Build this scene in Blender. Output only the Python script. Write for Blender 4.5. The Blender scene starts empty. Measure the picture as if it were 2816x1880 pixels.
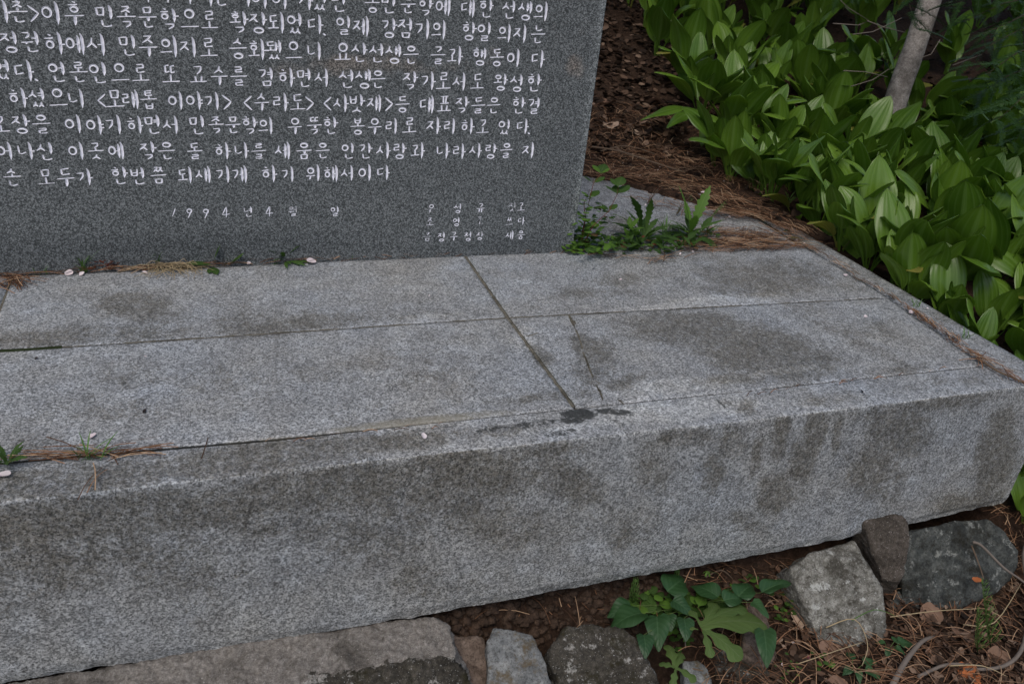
import bpy, math, random
from mathutils import Vector, Matrix, noise, Euler
R_ = math.radians
rnd = random.Random(7)
sc = bpy.context.scene
col = sc.collection
# ------------------------------------------------------------------ camera
CAMZ = 0.78
FPX = 2358.3
cd = bpy.data.cameras.new('camera')
cam = bpy.data.objects.new('camera', cd)
col.objects.link(cam)
cam.location = (0, 0, CAMZ)
cam.rotation_euler = (1.0884652, -0.0962360, -0.3289897)
cd.sensor_width = 22.3
cd.lens = FPX / 2816 * 22.3
cd.clip_start = 0.02
cd.clip_end = 400
cd.dof.use_dof = True
cd.dof.focus_distance = 1.55
cd.dof.aperture_fstop = 7.0
sc.camera = cam
# ------------------------------------------------------------------ light (overcast, open sky in front, trees behind)
w = bpy.data.worlds.new('World')
sc.world = w
w.use_nodes = True
wn = w.node_tree
bg = wn.nodes['Background']
sky = wn.nodes.new('ShaderNodeTexSky')
sky.sky_type = 'NISHITA'
sky.sun_disc = False
SUN_EL, SUN_AZ = 56, 212          # azimuth measured clockwise from +Y
sky.sun_elevation = R_(SUN_EL)
sky.sun_rotation = R_(SUN_AZ)
sky.air_density = 1.0
sky.dust_density = 3.0
wn.links.new(sky.outputs[0], bg.inputs[0])
bg.inputs[1].default_value = 0.14
sd = bpy.data.lights.new('sun', 'SUN')
sd.energy = 1.15
sd.angle = R_(30)
sd.color = (1.0, 0.95, 0.88)
sun = bpy.data.objects.new('sun', sd)
col.objects.link(sun)
sdir = Vector((math.sin(R_(SUN_AZ)) * math.cos(R_(SUN_EL)), math.cos(R_(SUN_AZ)) * math.cos(R_(SUN_EL)), math.sin(R_(SUN_EL))))
sun.rotation_euler = sdir.to_track_quat('Z', 'Y').to_euler()
sc.view_settings.view_transform = 'Standard'
sc.view_settings.look = 'None'
sc.view_settings.gamma = 1
sc.view_settings.use_curve_mapping = False
sc.view_settings.exposure = -0.26

# ------------------------------------------------------------------ measuring helpers: where a sight line meets a real surface
CM = cam.rotation_euler.to_matrix()
def ray(x, y): return CM @ Vector(((x - 1408) / FPX, (940 - y) / FPX, -1))
def BP(x, y, z=0.0):
    d = ray(x, y); t = (z - CAMZ) / d.z
    return Vector((d.x * t, d.y * t, z))
def BY(x, y, Y):
    d = ray(x, y); t = Y / d.y
    return Vector((d.x * t, Y, CAMZ + d.z * t))
def PX(v):
    q = CM.transposed() @ (Vector(v) - Vector((0, 0, CAMZ)))
    return 1408 + FPX * q.x / -q.z, 940 - FPX * q.y / -q.z
def sm(a, b, x):
    t = max(0, min(1, (x - a) / (b - a))); return t * t * (3 - 2 * t)
LA, LB = BP(1630, 492), BP(2190, 640)
LN = Vector((-(LB - LA).y, (LB - LA).x)).normalized()
if LN.y < 0: LN = -LN
def behind(x, y): return (x - LA.x) * LN.x + (y - LA.y) * LN.y
def ground_h(x, y):
    bed = -0.05 + 0.30 * max(0, y - 2.35) - 0.10 * max(0, y - 6)
    if x > 0.87:
        bd = behind(x, y)
        if bd > -0.02:
            k2 = sm(-0.02, 0.05, bd) * (1 - sm(1.64, 1.78, x))
            bed = bed * (1 - k2) + max(bed, 0.008 + 0.05 * bd) * k2
    low = -0.47 + 0.10 * sm(1.0, 1.12, y) * (1 - sm(1.2, 1.5, x))
    low -= 0.25 * max(0, 0.75 - y) * 0.4
    if x > 1.64:
        k = sm(0.85, 1.55, y)
    else:
        k = 1.0 if y > 1.6 else 0.0
    h = low * (1 - k) + bed * k
    if y < 1.6 and x <= 1.64:
        h = low
    return h + 0.012 * noise.noise(Vector((x * 3, y * 3, 1)))
def BG(px, py):
    d = ray(px, py); p = Vector((0, 0, CAMZ)); s = 0.5; q = p
    while s < 20:
        q = p + d * s
        if q.z < ground_h(q.x, q.y): break
        s += 0.03
    lo, hi = s - 0.03, s
    for i in range(5):
        m = (lo + hi) / 2; q = p + d * m
        if q.z < ground_h(q.x, q.y): hi = m
        else: lo = m
    return Vector((q.x, q.y, ground_h(q.x, q.y)))

# ------------------------------------------------------------------ object helpers
def tag(o, label=None, cat=None, group=None, kind=None):
    if label: o['label'] = label
    if cat: o['category'] = cat
    if group: o['group'] = group
    if kind: o['kind'] = kind
    return o
def empty(name, loc, label, cat, group=None):
    o = bpy.data.objects.new(name, None); col.objects.link(o)
    o.location = loc; o.empty_display_size = 0.02
    return tag(o, label, cat, group)
def link(name, me, parent=None, loc=None, rot=None, scale=None):
    o = bpy.data.objects.new(name, me); col.objects.link(o)
    if parent: o.parent = parent
    if loc is not None: o.location = loc
    if rot is not None: o.rotation_euler = rot
    if scale is not None: o.scale = scale
    return o
def mesh(name, V, F, mat, smooth=True, uv=None, attrs=None):
    me = bpy.data.meshes.new(name)
    me.from_pydata([tuple(v) for v in V], [], F)
    if mat: me.materials.append(mat)
    if smooth: me.polygons.foreach_set('use_smooth', [True] * len(me.polygons))
    if uv:
        l = me.uv_layers.new(name='UVMap')
        idx = [0] * len(me.loops); me.loops.foreach_get('vertex_index', idx)
        flat = []
        for i in idx: flat += [uv[i][0], uv[i][1]]
        l.data.foreach_set('uv', flat)
    if attrs:
        for k, vals in attrs.items():
            a = me.attributes.new(k, 'FLOAT', 'POINT'); a.data.foreach_set('value', vals)
    me.update()
    return me
def grid_faces(nu, nv, off=0):
    return [(off + j * nu + i, off + j * nu + i + 1, off + (j + 1) * nu + i + 1, off + (j + 1) * nu + i) for j in range(nv - 1) for i in range(nu - 1)]
def tube(pts, radii, n=6):
    """closed tapered tube through pts -> V, F"""
    V, F = [], []
    for i, p in enumerate(pts):
        p = Vector(p)
        a = Vector(pts[max(0, i - 1)]); b = Vector(pts[min(len(pts) - 1, i + 1)])
        d = (b - a).normalized()
        u = d.cross(Vector((0, 0, 1)))
        if u.length < 0.1: u = d.cross(Vector((1, 0, 0)))
        u.normalize(); v = d.cross(u)
        for k in range(n):
            an = 2 * math.pi * k / n
            V.append(p + (u * math.cos(an) + v * math.sin(an)) * radii[i])
    for i in range(len(pts) - 1):
        for k in range(n):
            F.append((i * n + k, i * n + (k + 1) % n, (i + 1) * n + (k + 1) % n, (i + 1) * n + k))
    F.append(tuple(range(n - 1, -1, -1))); F.append(tuple((len(pts) - 1) * n + k for k in range(n)))
    return V, F

# ------------------------------------------------------------------ material helpers
class NT:
    def __init__(s, name):
        s.m = bpy.data.materials.new(name); s.m.use_nodes = True
        s.t = s.m.node_tree; s.b = s.t.nodes['Principled BSDF']; s.L = s.t.links
        s.co = s.t.nodes.new('ShaderNodeTexCoord')
    def n(s, ty, **k):
        nd = s.t.nodes.new(ty)
        for a, v in k.items(): setattr(nd, a, v)
        return nd
    def lk(s, a, b): s.L.new(a, b)
    def noise(s, scale, detail=3, rough=0.6, src='Object', stretch=None, seed=0, dist=0):
        nd = s.n('ShaderNodeTexNoise', noise_dimensions='4D'); nd.inputs['Scale'].default_value = scale
        nd.inputs['Detail'].default_value = detail; nd.inputs['Roughness'].default_value = rough
        nd.inputs['W'].default_value = seed; nd.inputs['Distortion'].default_value = dist
        v = s.co.outputs[src]
        if stretch:
            mp = s.n('ShaderNodeMapping'); mp.inputs['Scale'].default_value = stretch
            s.lk(v, mp.inputs[0]); v = mp.outputs[0]
        s.lk(v, nd.inputs['Vector']); return nd.outputs['Fac']
    def voro(s, scale, feature='F1', out='Distance'):
        nd = s.n('ShaderNodeTexVoronoi', feature=feature); nd.inputs['Scale'].default_value = scale
        s.lk(s.co.outputs['Object'], nd.inputs['Vector']); return nd.outputs[out]
    def ramp(s, fac, stops, interp='LINEAR'):
        nd = s.n('ShaderNodeValToRGB'); e = nd.color_ramp.elements; nd.color_ramp.interpolation = interp
        while len(e) < len(stops): e.new(0.5)
        for i, (p, c) in enumerate(stops):
            e[i].position = p; e[i].color = (c, c, c, 1) if isinstance(c, (int, float)) else (*c, 1)
        s.lk(fac, nd.inputs[0]); return nd.outputs[0]
    def mix(s, f, a, b, mode='MIX'):
        nd = s.n('ShaderNodeMix', data_type='RGBA', blend_type=mode)
        s._set(nd.inputs[0], f); s._set(nd.inputs[6], a); s._set(nd.inputs[7], b); return nd.outputs[2]
    def math(s, op, a, b=0.0, clamp=False):
        nd = s.n('ShaderNodeMath', operation=op, use_clamp=clamp)
        s._set(nd.inputs[0], a); s._set(nd.inputs[1], b); return nd.outputs[0]
    def _set(s, i, v):
        if isinstance(v, (int, float)): i.default_value = v
        elif isinstance(v, tuple): i.default_value = (*v, 1) if len(v) == 3 else v
        else: s.lk(v, i)
    def attr(s, name):
        nd = s.n('ShaderNodeAttribute', attribute_name=name); return nd.outputs['Fac']
    def bump(s, h, strength=0.3, dist=0.002, prev=None):
        nd = s.n('ShaderNodeBump'); nd.inputs['Strength'].default_value = strength; nd.inputs['Distance'].default_value = dist
        s.lk(h, nd.inputs['Height'])
        if prev: s.lk(prev, nd.inputs['Normal'])
        return nd.outputs[0]
    def out(s, color, rough=0.8, normal=None, spec=0.3, rand=None):
        s._set(s.b.inputs['Base Color'], color); s._set(s.b.inputs['Roughness'], rough)
        s.b.inputs['Specular IOR Level'].default_value = spec
        if normal: s.lk(normal, s.b.inputs['Normal'])
        return s.m

def granite_plinth():
    m = NT('pale_granite')
    def cell(sc_):
        x = m.n('ShaderNodeSeparateColor'); m.lk(m.voro(sc_, out='Color'), x.inputs[0]); return x.outputs[0]
    g1 = m.math('ADD', m.math('MULTIPLY', cell(330), 0.20), m.math('ADD', m.math('MULTIPLY', cell(620), 0.14), m.math('MULTIPLY', m.noise(150, 5, 0.85), 0.62))); g2 = m.noise(300, 2, 0.5, seed=3); g3 = m.noise(28, 3, seed=5)
    base = m.ramp(g1, [(0.36, (0.13, 0.142, 0.150)), (0.47, (0.30, 0.32, 0.335)), (0.62, (0.58, 0.61, 0.64))])
    black = m.ramp(g2, [(0.37, 1.0), (0.41, 0.0)])
    c = m.mix(m.math('MULTIPLY', black, 0.85), base, (0.05, 0.052, 0.055))
    warm = m.ramp(m.noise(4, 3, seed=9), [(0.35, 0.0), (0.7, 0.75)])
    c = m.mix(warm, c, m.mix(1.0, c, (1.0, 0.92, 0.80), 'MULTIPLY'))
    c = m.mix(1.0, c, m.ramp(g3, [(0.3, (0.80, 0.80, 0.81)), (0.7, (1.08, 1.08, 1.08))]), 'MULTIPLY')
    d = m.math('ADD', m.attr('dirt'), m.math('MULTIPLY', m.math('SUBTRACT', m.noise(11, 4, 0.6, seed=17), 0.52), 0.9))
    bk = m.math('ADD', m.math('MULTIPLY', m.noise(34, 9, 0.92, seed=11), 2.9), m.math('MULTIPLY', m.noise(300, 2, 0.6, seed=12), 1.1))
    dd = m.math('ADD', d, m.math('SUBTRACT', bk, 2.02))
    dm = m.math('MULTIPLY', m.ramp(dd, [(0.10, 0.0), (0.46, 1.0)]), m.ramp(m.noise(95, 6, 0.9, seed=51), [(0.41, 0.30), (0.53, 1.0)]))
    dk = m.mix(1.0, c, (0.47, 0.44, 0.385), 'MULTIPLY')
    c = m.mix(dm, c, dk)
    c = m.mix(m.ramp(m.noise(17, 6, 0.75, seed=61), [(0.50, 0.0), (0.62, 0.55)]), c, m.mix(1.0, c, (1.34, 1.38, 1.44), 'MULTIPLY'))
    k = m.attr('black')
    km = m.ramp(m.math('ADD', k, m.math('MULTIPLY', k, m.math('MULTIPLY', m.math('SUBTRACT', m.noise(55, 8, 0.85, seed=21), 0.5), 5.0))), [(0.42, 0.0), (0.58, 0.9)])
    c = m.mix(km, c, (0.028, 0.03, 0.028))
    wr = m.attr('wear')
    wm = m.ramp(m.math('ADD', wr, m.math('MULTIPLY', m.math('SUBTRACT', m.noise(90, 3, seed=31), 0.5), 1.3)), [(0.36, 0.0), (0.66, 0.75)])
    c = m.mix(wm, c, m.mix(1.0, c, (1.42, 1.40, 1.36), 'MULTIPLY'))
    ta = m.attr('tan')
    tm = m.ramp(m.math('ADD', ta, m.math('SUBTRACT', m.noise(50, 3, seed=41), 0.5)), [(0.35, 0.0), (0.9, 0.7)])
    c = m.mix(tm, c, (0.25, 0.23, 0.17))
    nb = m.bump(g1, 0.2, 0.001)
    nb = m.bump(m.noise(45, 3, seed=2), 0.25, 0.003, nb)
    return m.out(c, 0.58, nb, 0.45)
def granite_stele():
    m = NT('dark_granite')
    def cell(sc_):
        x = m.n('ShaderNodeSeparateColor'); m.lk(m.voro(sc_, out='Color'), x.inputs[0]); return x.outputs[0]
    g1 = m.math('ADD', m.math('MULTIPLY', cell(420), 0.22), m.math('ADD', m.math('MULTIPLY', cell(700), 0.14), m.math('MULTIPLY', m.noise(180, 5, 0.85), 0.64))); g2 = m.noise(480, 2, 0.6, seed=3)
    c = m.ramp(g1, [(0.38, (0.036, 0.040, 0.041)), (0.49, (0.095, 0.106, 0.110)), (0.64, (0.28, 0.30, 0.305))])
    c = m.mix(m.ramp(g2, [(0.30, 0.8), (0.42, 0.0)]), c, (0.012, 0.014, 0.015))
    c = m.mix(m.ramp(g2, [(0.62, 0.0), (0.74, 0.7)]), c, (0.26, 0.27, 0.28))
    pk = m.attr('pink')
    pm = m.ramp(m.math('ADD', pk, m.math('SUBTRACT', m.noise(22, 4, seed=7), 0.5)), [(0.25, 0.0), (1.0, 0.6)])
    c = m.mix(pm, c, m.mix(1.0, c, (2.6, 1.8, 1.3), 'MULTIPLY'))
    d = m.attr('dirt')
    c = m.mix(d, c, m.mix(1.0, c, (0.45, 0.47, 0.5), 'MULTIPLY'))
    wr = m.attr('wear')
    c = m.mix(m.math('MULTIPLY', wr, 0.8), c, m.mix(1.0, c, (2.2, 2.2, 2.15), 'MULTIPLY'))
    nb = m.bump(g1, 0.2, 0.0008)
    return m.out(c, 0.62, nb, 0.35)
def paint():
    m = NT('white_paint_in_carving')
    f = m.attr('fade')
    nn = m.math('ADD', m.math('MULTIPLY', m.noise(160, 4, 0.7), 0.6), m.math('MULTIPLY', m.noise(520, 2, 0.6, seed=4), 0.4))
    k = m.ramp(m.math('ADD', f, m.math('SUBTRACT', nn, 0.5)), [(0.42, 0.0), (0.62, 1.0)])
    c = m.mix(k, (0.93, 0.93, 1.0), (0.10, 0.108, 0.112))
    c = m.mix(m.ramp(m.noise(35, 3, seed=8), [(0.35, 0.0), (0.7, 0.35)]), c, (0.72, 0.72, 0.82))
    return m.out(c, 0.6, m.bump(nn, 0.5, 0.001), 0.3)
def rocky(name, c0, c1, c2, scale=60, lichen=None, moss=None, rough=0.9, speck=None):
    m = NT(name)
    c = m.ramp(m.noise(scale, 6, 0.72), [(0.3, c0), (0.5, c1), (0.7, c2)])
    big = m.noise(9, 4, 0.65, seed=2)
    c = m.mix(m.ramp(big, [(0.48, 0.0), (0.60, 0.75)]), c, m.mix(1.0, c, (0.36, 0.35, 0.33), 'MULTIPLY'))
    c = m.mix(m.ramp(m.noise(scale * 4, 5, 0.8, seed=8), [(0.40, 0.8), (0.52, 0.0)]), c, m.mix(1.0, c, (0.35, 0.33, 0.31), 'MULTIPLY'))
    if speck:
        c = m.mix(m.ramp(m.noise(330, 2, 0.6, seed=15), [(0.64, 0.0), (0.70, 0.9)]), c, speck)
    if lichen:
        c = m.mix(m.ramp(m.noise(38, 5, 0.75, seed=4), [(0.57, 0.0), (0.64, 0.85)]), c, lichen)
    if moss:
        c = m.mix(m.ramp(m.noise(16, 5, 0.75, seed=6), [(0.53, 0.0), (0.62, 0.9)]), c, moss)
    nb = m.bump(m.noise(scale, 6, 0.75), 0.7, 0.006)
    nb = m.bump(m.noise(scale * 5, 3, 0.7, seed=3), 0.5, 0.0015, nb)
    return m.out(c, rough, nb, 0.25)
def soil():
    m = NT('soil')
    c = m.ramp(m.noise(70, 6, 0.75), [(0.3, (0.018, 0.011, 0.008)), (0.5, (0.050, 0.030, 0.020)), (0.72, (0.115, 0.07, 0.046))])
    nb = m.bump(m.noise(90, 6, 0.8), 0.9, 0.012)
    return m.out(c, 0.95, nb, 0.15)
def plain(name, c0, c1, scale=60, rough=0.8, bumpd=0.001, rnd_hue=0.0, spec=0.3):
    """colour between c0 and c1 by noise and by object random"""
    m = NT(name)
    oi = m.n('ShaderNodeObjectInfo')
    f = m.math('ADD', m.math('MULTIPLY', m.noise(scale, 4, 0.7), 1.0 - rnd_hue), m.math('MULTIPLY', oi.outputs['Random'], rnd_hue), True)
    c = m.mix(f, c0, c1)
    return m.out(c, rough, m.bump(m.noise(scale * 3, 3), 0.4, bumpd), spec)
def attr_tint(name, stops, rough=0.8):
    """stuff whose pieces carry their own tint 0..1"""
    m = NT(name)
    c = m.ramp(m.attr('tint'), stops)
    c = m.mix(m.ramp(m.noise(150, 3, 0.7), [(0.35, 0.0), (0.65, 0.5)]), c, m.mix(1.0, c, (0.55, 0.5, 0.45), 'MULTIPLY'))
    return m.out(c, rough, None, 0.2)
def leafmat(name, dark, light, rib=None, ribs=0, trans=0.25, rough=0.45, spec=0.5, spots=None, veins=0):
    m = NT(name)
    oi = m.n('ShaderNodeObjectInfo')
    uv = m.n('ShaderNodeSeparateXYZ'); m.lk(m.co.outputs['UV'], uv.inputs[0])
    f = m.math('ADD', m.math('MULTIPLY', oi.outputs['Random'], 0.65), m.math('MULTIPLY', m.noise(18, 3, 0.6), 0.5), True)
    c = m.mix(f, dark, light)
    a = m.math('ABSOLUTE', m.math('SUBTRACT', uv.outputs[0], 0.5))
    hgt = None
    if ribs:
        wv = m.math('SINE', m.math('MULTIPLY', a, ribs * 2 * math.pi * 2))
        wv01 = m.math('ADD', m.math('MULTIPLY', wv, 0.5), 0.5)
        line = m.ramp(wv01, [(0.78, 0.0), (1.0, 0.28)])
        c = m.mix(line, c, rib)
        hgt = wv01
    if veins:
        vw = m.math('SINE', m.math('MULTIPLY', m.math('SUBTRACT', uv.outputs[1], m.math('MULTIPLY', a, 0.55)), veins * 6.283))
        vl = m.ramp(vw, [(0.90, 0.0), (1.0, 0.22)])
        c = m.mix(vl, c, rib); hgt = m.math('MULTIPLY', vw, -0.3)
    mid = m.ramp(a, [(0.0, 0.8), (0.035, 0.0)])
    if rib: c = m.mix(m.math('MULTIPLY', mid, 0.6), c, rib)
    nb = None
    if hgt is not None: nb = m.bump(hgt, 0.4, 0.0012)
    nb = m.bump(m.noise(140, 3, 0.6), 0.25, 0.0006, nb)
    if spots:
        c = m.mix(m.ramp(m.noise(60, 3, seed=5), [(0.62, 0.0), (0.7, 0.6)]), c, spots)
    m.out(c, rough, nb, spec)
    tr = m.n('ShaderNodeBsdfTranslucent'); m.lk(m.mix(1.0, c, (1.2, 1.35, 0.6), 'MULTIPLY'), tr.inputs[0])
    if nb: m.lk(nb, tr.inputs['Normal'])
    ms = m.n('ShaderNodeMixShader'); ms.inputs[0].default_value = trans
    m.lk(m.b.outputs[0], ms.inputs[1]); m.lk(tr.outputs[0], ms.inputs[2])
    m.lk(ms.outputs[0], m.t.nodes['Material Output'].inputs[0])
    return m.m

M = {}
M['plinth'] = granite_plinth(); M['stele'] = granite_stele(); M['paint'] = paint()
M['mortar'] = rocky('mortar', (0.08, 0.075, 0.055), (0.20, 0.185, 0.145), (0.32, 0.30, 0.25), 160)
M['moss'] = plain('dark_moss', (0.008, 0.012, 0.005), (0.035, 0.05, 0.015), 200, 0.95, 0.002)
M['footing'] = rocky('rough_mortar_footing', (0.12, 0.105, 0.09), (0.27, 0.25, 0.225), (0.46, 0.43, 0.395), 150, speck=(0.5, 0.48, 0.45))
M['footdark'] = rocky('weathered_mortar', (0.035, 0.032, 0.026), (0.075, 0.068, 0.055), (0.15, 0.135, 0.11), 120, lichen=(0.42, 0.41, 0.38), moss=(0.03, 0.026, 0.012), speck=(0.5, 0.5, 0.48))
M['redstone'] = rocky('reddish_stone', (0.07, 0.05, 0.038), (0.16, 0.12, 0.095), (0.28, 0.22, 0.18), 45)
M['greystone'] = rocky('grey_fieldstone', (0.10, 0.105, 0.105), (0.21, 0.22, 0.22), (0.34, 0.35, 0.34), 60, moss=(0.12, 0.09, 0.05))
M['palestone'] = rocky('pale_lichened_stone', (0.07, 0.065, 0.05), (0.22, 0.215, 0.19), (0.42, 0.42, 0.38), 70, lichen=(0.5, 0.51, 0.48), moss=(0.05, 0.045, 0.035), speck=(0.6, 0.6, 0.57))
M['brownstone'] = rocky('brown_rough_stone', (0.035, 0.028, 0.022), (0.10, 0.085, 0.07), (0.19, 0.165, 0.145), 150, speck=(0.42, 0.40, 0.38))
M['boulder'] = rocky('dark_blue_grey_boulder', (0.025, 0.028, 0.028), (0.07, 0.077, 0.073), (0.15, 0.158, 0.145), 55, lichen=(0.26, 0.27, 0.25), moss=(0.018, 0.017, 0.012))
M['soil'] = soil()
M['clod'] = rocky('dry_soil_clod', (0.04, 0.025, 0.018), (0.09, 0.058, 0.04), (0.15, 0.10, 0.07), 90)
M['needle'] = attr_tint('fallen_needles', [(0.0, (0.05, 0.028, 0.018)), (0.4, (0.13, 0.065, 0.036)), (0.75, (0.33, 0.18, 0.10)), (1.0, (0.52, 0.37, 0.24))])
M['litter'] = attr_tint('leaf_litter', [(0.0, (0.015, 0.010, 0.007)), (0.5, (0.065, 0.040, 0.026)), (0.85, (0.15, 0.095, 0.065)), (1.0, (0.36, 0.26, 0.19))])
M['dryleaf'] = plain('dry_leaf', (0.10, 0.052, 0.032), (0.30, 0.19, 0.13), 40, 0.8, 0.001, 0.5)
M['straw'] = plain('dry_straw', (0.30, 0.22, 0.12), (0.52, 0.42, 0.26), 30, 0.8)
M['hosta'] = leafmat('hosta_leaf', (0.048, 0.118, 0.010), (0.145, 0.255, 0.028), (0.20, 0.32, 0.09), 3, 0.16, 0.34, 0.5)
M['hostabright'] = leafmat('bright_hosta_leaf', (0.17, 0.30, 0.03), (0.22, 0.36, 0.045), (0.28, 0.42, 0.10), 4, 0.3, 0.42, 0.5)
M['weed'] = leafmat('weed_leaf', (0.028, 0.070, 0.014), (0.065, 0.13, 0.025), (0.14, 0.2, 0.08), 0, 0.25, 0.55, 0.3, veins=7)
M['weedlight'] = leafmat('light_weed_leaf', (0.075, 0.16, 0.025), (0.13, 0.25, 0.04), (0.18, 0.3, 0.08), 0, 0.3, 0.5, 0.3)
M['violet'] = leafmat('dark_heart_leaf', (0.018, 0.055, 0.020), (0.045, 0.11, 0.035), (0.10, 0.19, 0.09), 0, 0.2, 0.42, 0.4, veins=6)
M['lobed'] = leafmat('matt_lobed_leaf', (0.075, 0.13, 0.035), (0.11, 0.17, 0.045), (0.16, 0.21, 0.10), 0, 0.2, 0.6, 0.25, veins=6)
M['redleaf'] = leafmat('reddish_weed_leaf', (0.09, 0.022, 0.016), (0.16, 0.045, 0.022), None, 0, 0.2, 0.6, 0.2)
M['brownleaf'] = leafmat('brownish_weed_leaf', (0.07, 0.045, 0.022), (0.13, 0.085, 0.04), None, 0, 0.2, 0.6, 0.2)
M['stem'] = plain('green_stem', (0.06, 0.11, 0.025), (0.12, 0.17, 0.05), 60, 0.6)
M['redstem'] = plain('red_stem', (0.10, 0.025, 0.018), (0.18, 0.05, 0.03), 60, 0.6)
M['grass'] = plain('grass_blade', (0.05, 0.13, 0.022), (0.12, 0.24, 0.05), 60, 0.6, 0.001, 0.4)
M['petal'] = plain('pale_pink_petal', (0.62, 0.50, 0.52), (0.80, 0.74, 0.74), 60, 0.6, 0.001, 0.5)
M['magenta'] = plain('magenta_petal', (0.45, 0.05, 0.12), (0.55, 0.09, 0.18), 60, 0.6)
M['bark'] = rocky('smooth_grey_bark', (0.16, 0.14, 0.125), (0.32, 0.29, 0.265), (0.46, 0.43, 0.40), 60)
M['twig'] = plain('brown_twig', (0.07, 0.045, 0.03), (0.22, 0.16, 0.11), 50, 0.85)
M['greytwig'] = plain('grey_twig', (0.10, 0.085, 0.07), (0.24, 0.20, 0.17), 50, 0.85)
M['yew'] = leafmat('yew_needle', (0.012, 0.034, 0.010), (0.032, 0.075, 0.018), None, 0, 0.1, 0.4, 0.4)
M['crown'] = leafmat('tree_foliage', (0.03, 0.06, 0.015), (0.05, 0.10, 0.025), None, 0, 0.2, 0.6, 0.3)
M['bud'] = plain('yellow_bud', (0.35, 0.28, 0.06), (0.5, 0.4, 0.1), 50, 0.6)
M['insect'] = plain('dark_speck', (0.01, 0.01, 0.01), (0.03, 0.02, 0.02), 50, 0.5)

# ------------------------------------------------------------------ the ground: one sheet
def axis(lo, a, b, hi, d):
    xs = []; x = a; s = d
    while x > lo: s *= 1.25; x -= s; xs.append(x)
    xs.reverse(); n = int((b - a) / d)
    xs += [a + (b - a) * i / n for i in range(n + 1)]
    x = b; s = d
    while x < hi: s *= 1.25; x += s; xs.append(x)
    return xs
gx = axis(-60, -1.2, 5.0, 60, 0.03); gy = axis(-60, 0.4, 5.5, 60, 0.03)
GV = [(x, y, ground_h(x, y) + 0.010 * noise.noise(Vector((x * 14, y * 14, 0))) + 0.005 * noise.noise(Vector((x * 45, y * 45, 3)))) for y in gy for x in gx]
ground = link('ground', mesh('ground', GV, grid_faces(len(gx), len(gy)), M['soil']))
tag(ground, kind='structure')

# ------------------------------------------------------------------ plinth: joints and edges as measured
def lerpline(pts):
    pts = sorted(pts)
    def f(x):
        if x <= pts[0][0]: (x0, y0), (x1, y1) = pts[0], pts[-1]; return y0 + (x - x0) * (y1 - y0) / (x1 - x0)
        if x >= pts[-1][0]: (x0, y0), (x1, y1) = pts[0], pts[-1]; (x0, y0) = pts[-1]; sl = (pts[-1][1] - pts[0][1]) / (pts[-1][0] - pts[0][0]); return y0 + (x - x0) * sl
        for i in range(len(pts) - 1):
            if pts[i][0] <= x <= pts[i + 1][0]:
                t = (x - pts[i][0]) / (pts[i + 1][0] - pts[i][0]); return pts[i][1] * (1 - t) + pts[i + 1][1] * t
    return f
def lineZ(px): return lerpline([(BP(*q).x, BP(*q).y) for q in px])
YF0 = 1.0564
yF = lineZ([(0, 1376), (700, 1300), (1366, 1228), (2038, 1157), (2400, 1114), (2816, 1061)])
yJ1 = lineZ([(60, 1265), (767, 1205), (1582, 1123), (2038, 1076), (2721, 1005)])
yJ2 = lineZ([(0, 965), (1397, 873), (2422, 819)])
yS = lineZ([(0, 759), (800, 722), (1546, 689), (2172, 672)])
def xline(px):
    q = sorted((BP(*p).y, BP(*p).x) for p in px); f = lerpline(q); return f
xJ = xline([(1277, 701), (1397, 873), (1582, 1123)])
xK = xline([(2172, 653), (2413, 798), (2651, 965), (2708, 1003)])
xR = xline([(2115, 584), (2318, 699), (2547, 833), (2807, 990)])
XL = -0.372
XR0 = 1.640
zB = lerpline([(BY(*q, YF0).x, BY(*q, YF0).z) for q in [(78, 1880), (640, 1790), (1175, 1693), (1700, 1592), (2350, 1472), (2757, 1385)]])

# weathering stains of the stone, laid out where the stone carries them: (x, y, rx, ry, angle deg, strength)
def blobs(lst, v):
    x, y = PX(v); s = 0.0
    for bx, by, rx, ry, an, st in lst:
        c, d = math.cos(R_(an)), math.sin(R_(an))
        u = ((x - bx) * c + (y - by) * d) / rx; w_ = (-(x - bx) * d + (y - by) * c) / ry
        r = u * u + w_ * w_
        if r < 4: s = max(s, st * math.exp(-r * r * 0.7))
    return s
D_TOP = [(400, 850, 120, 45, 8, .5), (240, 925, 260, 30, -3, .5), (860, 885, 230, 22, -4, .5), (690, 890, 100, 40, -3, .45),
         (1690, 770, 90, 22, 0, .4), (1620, 805, 120, 20, -4, .35), (2120, 760, 240, 45, 2, .42), (2060, 800, 150, 18, 3, .4), (1840, 700, 90, 20, 0, .25),
         (1920, 905, 190, 46, 4, .7), (2080, 965, 200, 62, 12, .85), (1620, 965, 50, 30, 30, .75), (1630, 1010, 60, 70, 25, .4), (1720, 1050, 60, 18, -20, .5),
         (2050, 1035, 120, 18, -6, .45), (2300, 900, 200, 30, 25, .3), (1490, 980, 40, 22, 45, .55), (1500, 1090, 150, 14, -6, .35),
         (600, 1030, 320, 50, -4, .22), (300, 1120, 260, 40, -5, .22), (1150, 1020, 200, 60, 0, .24), (100, 1220, 120, 30, -6, .3),
         (2450, 1020, 120, 15, -6, .35), (2420, 905, 50, 20, 20, .3)]
W_TOP = [(1850, 1062, 170, 22, -6, .95), (1780, 1072, 80, 25, -8, .9), (2150, 1020, 120, 12, -8, .8), (2010, 822, 180, 14, -3, 1.0), (1900, 838, 200, 8, -3, .8), (1250, 1105, 120, 12, -6, .4), (1440, 930, 40, 60, 50, .5), (1180, 870, 120, 8, -4, .6), (2330, 1010, 120, 14, -6, .5), (2250, 870, 120, 25, 10, .25)]
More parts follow.
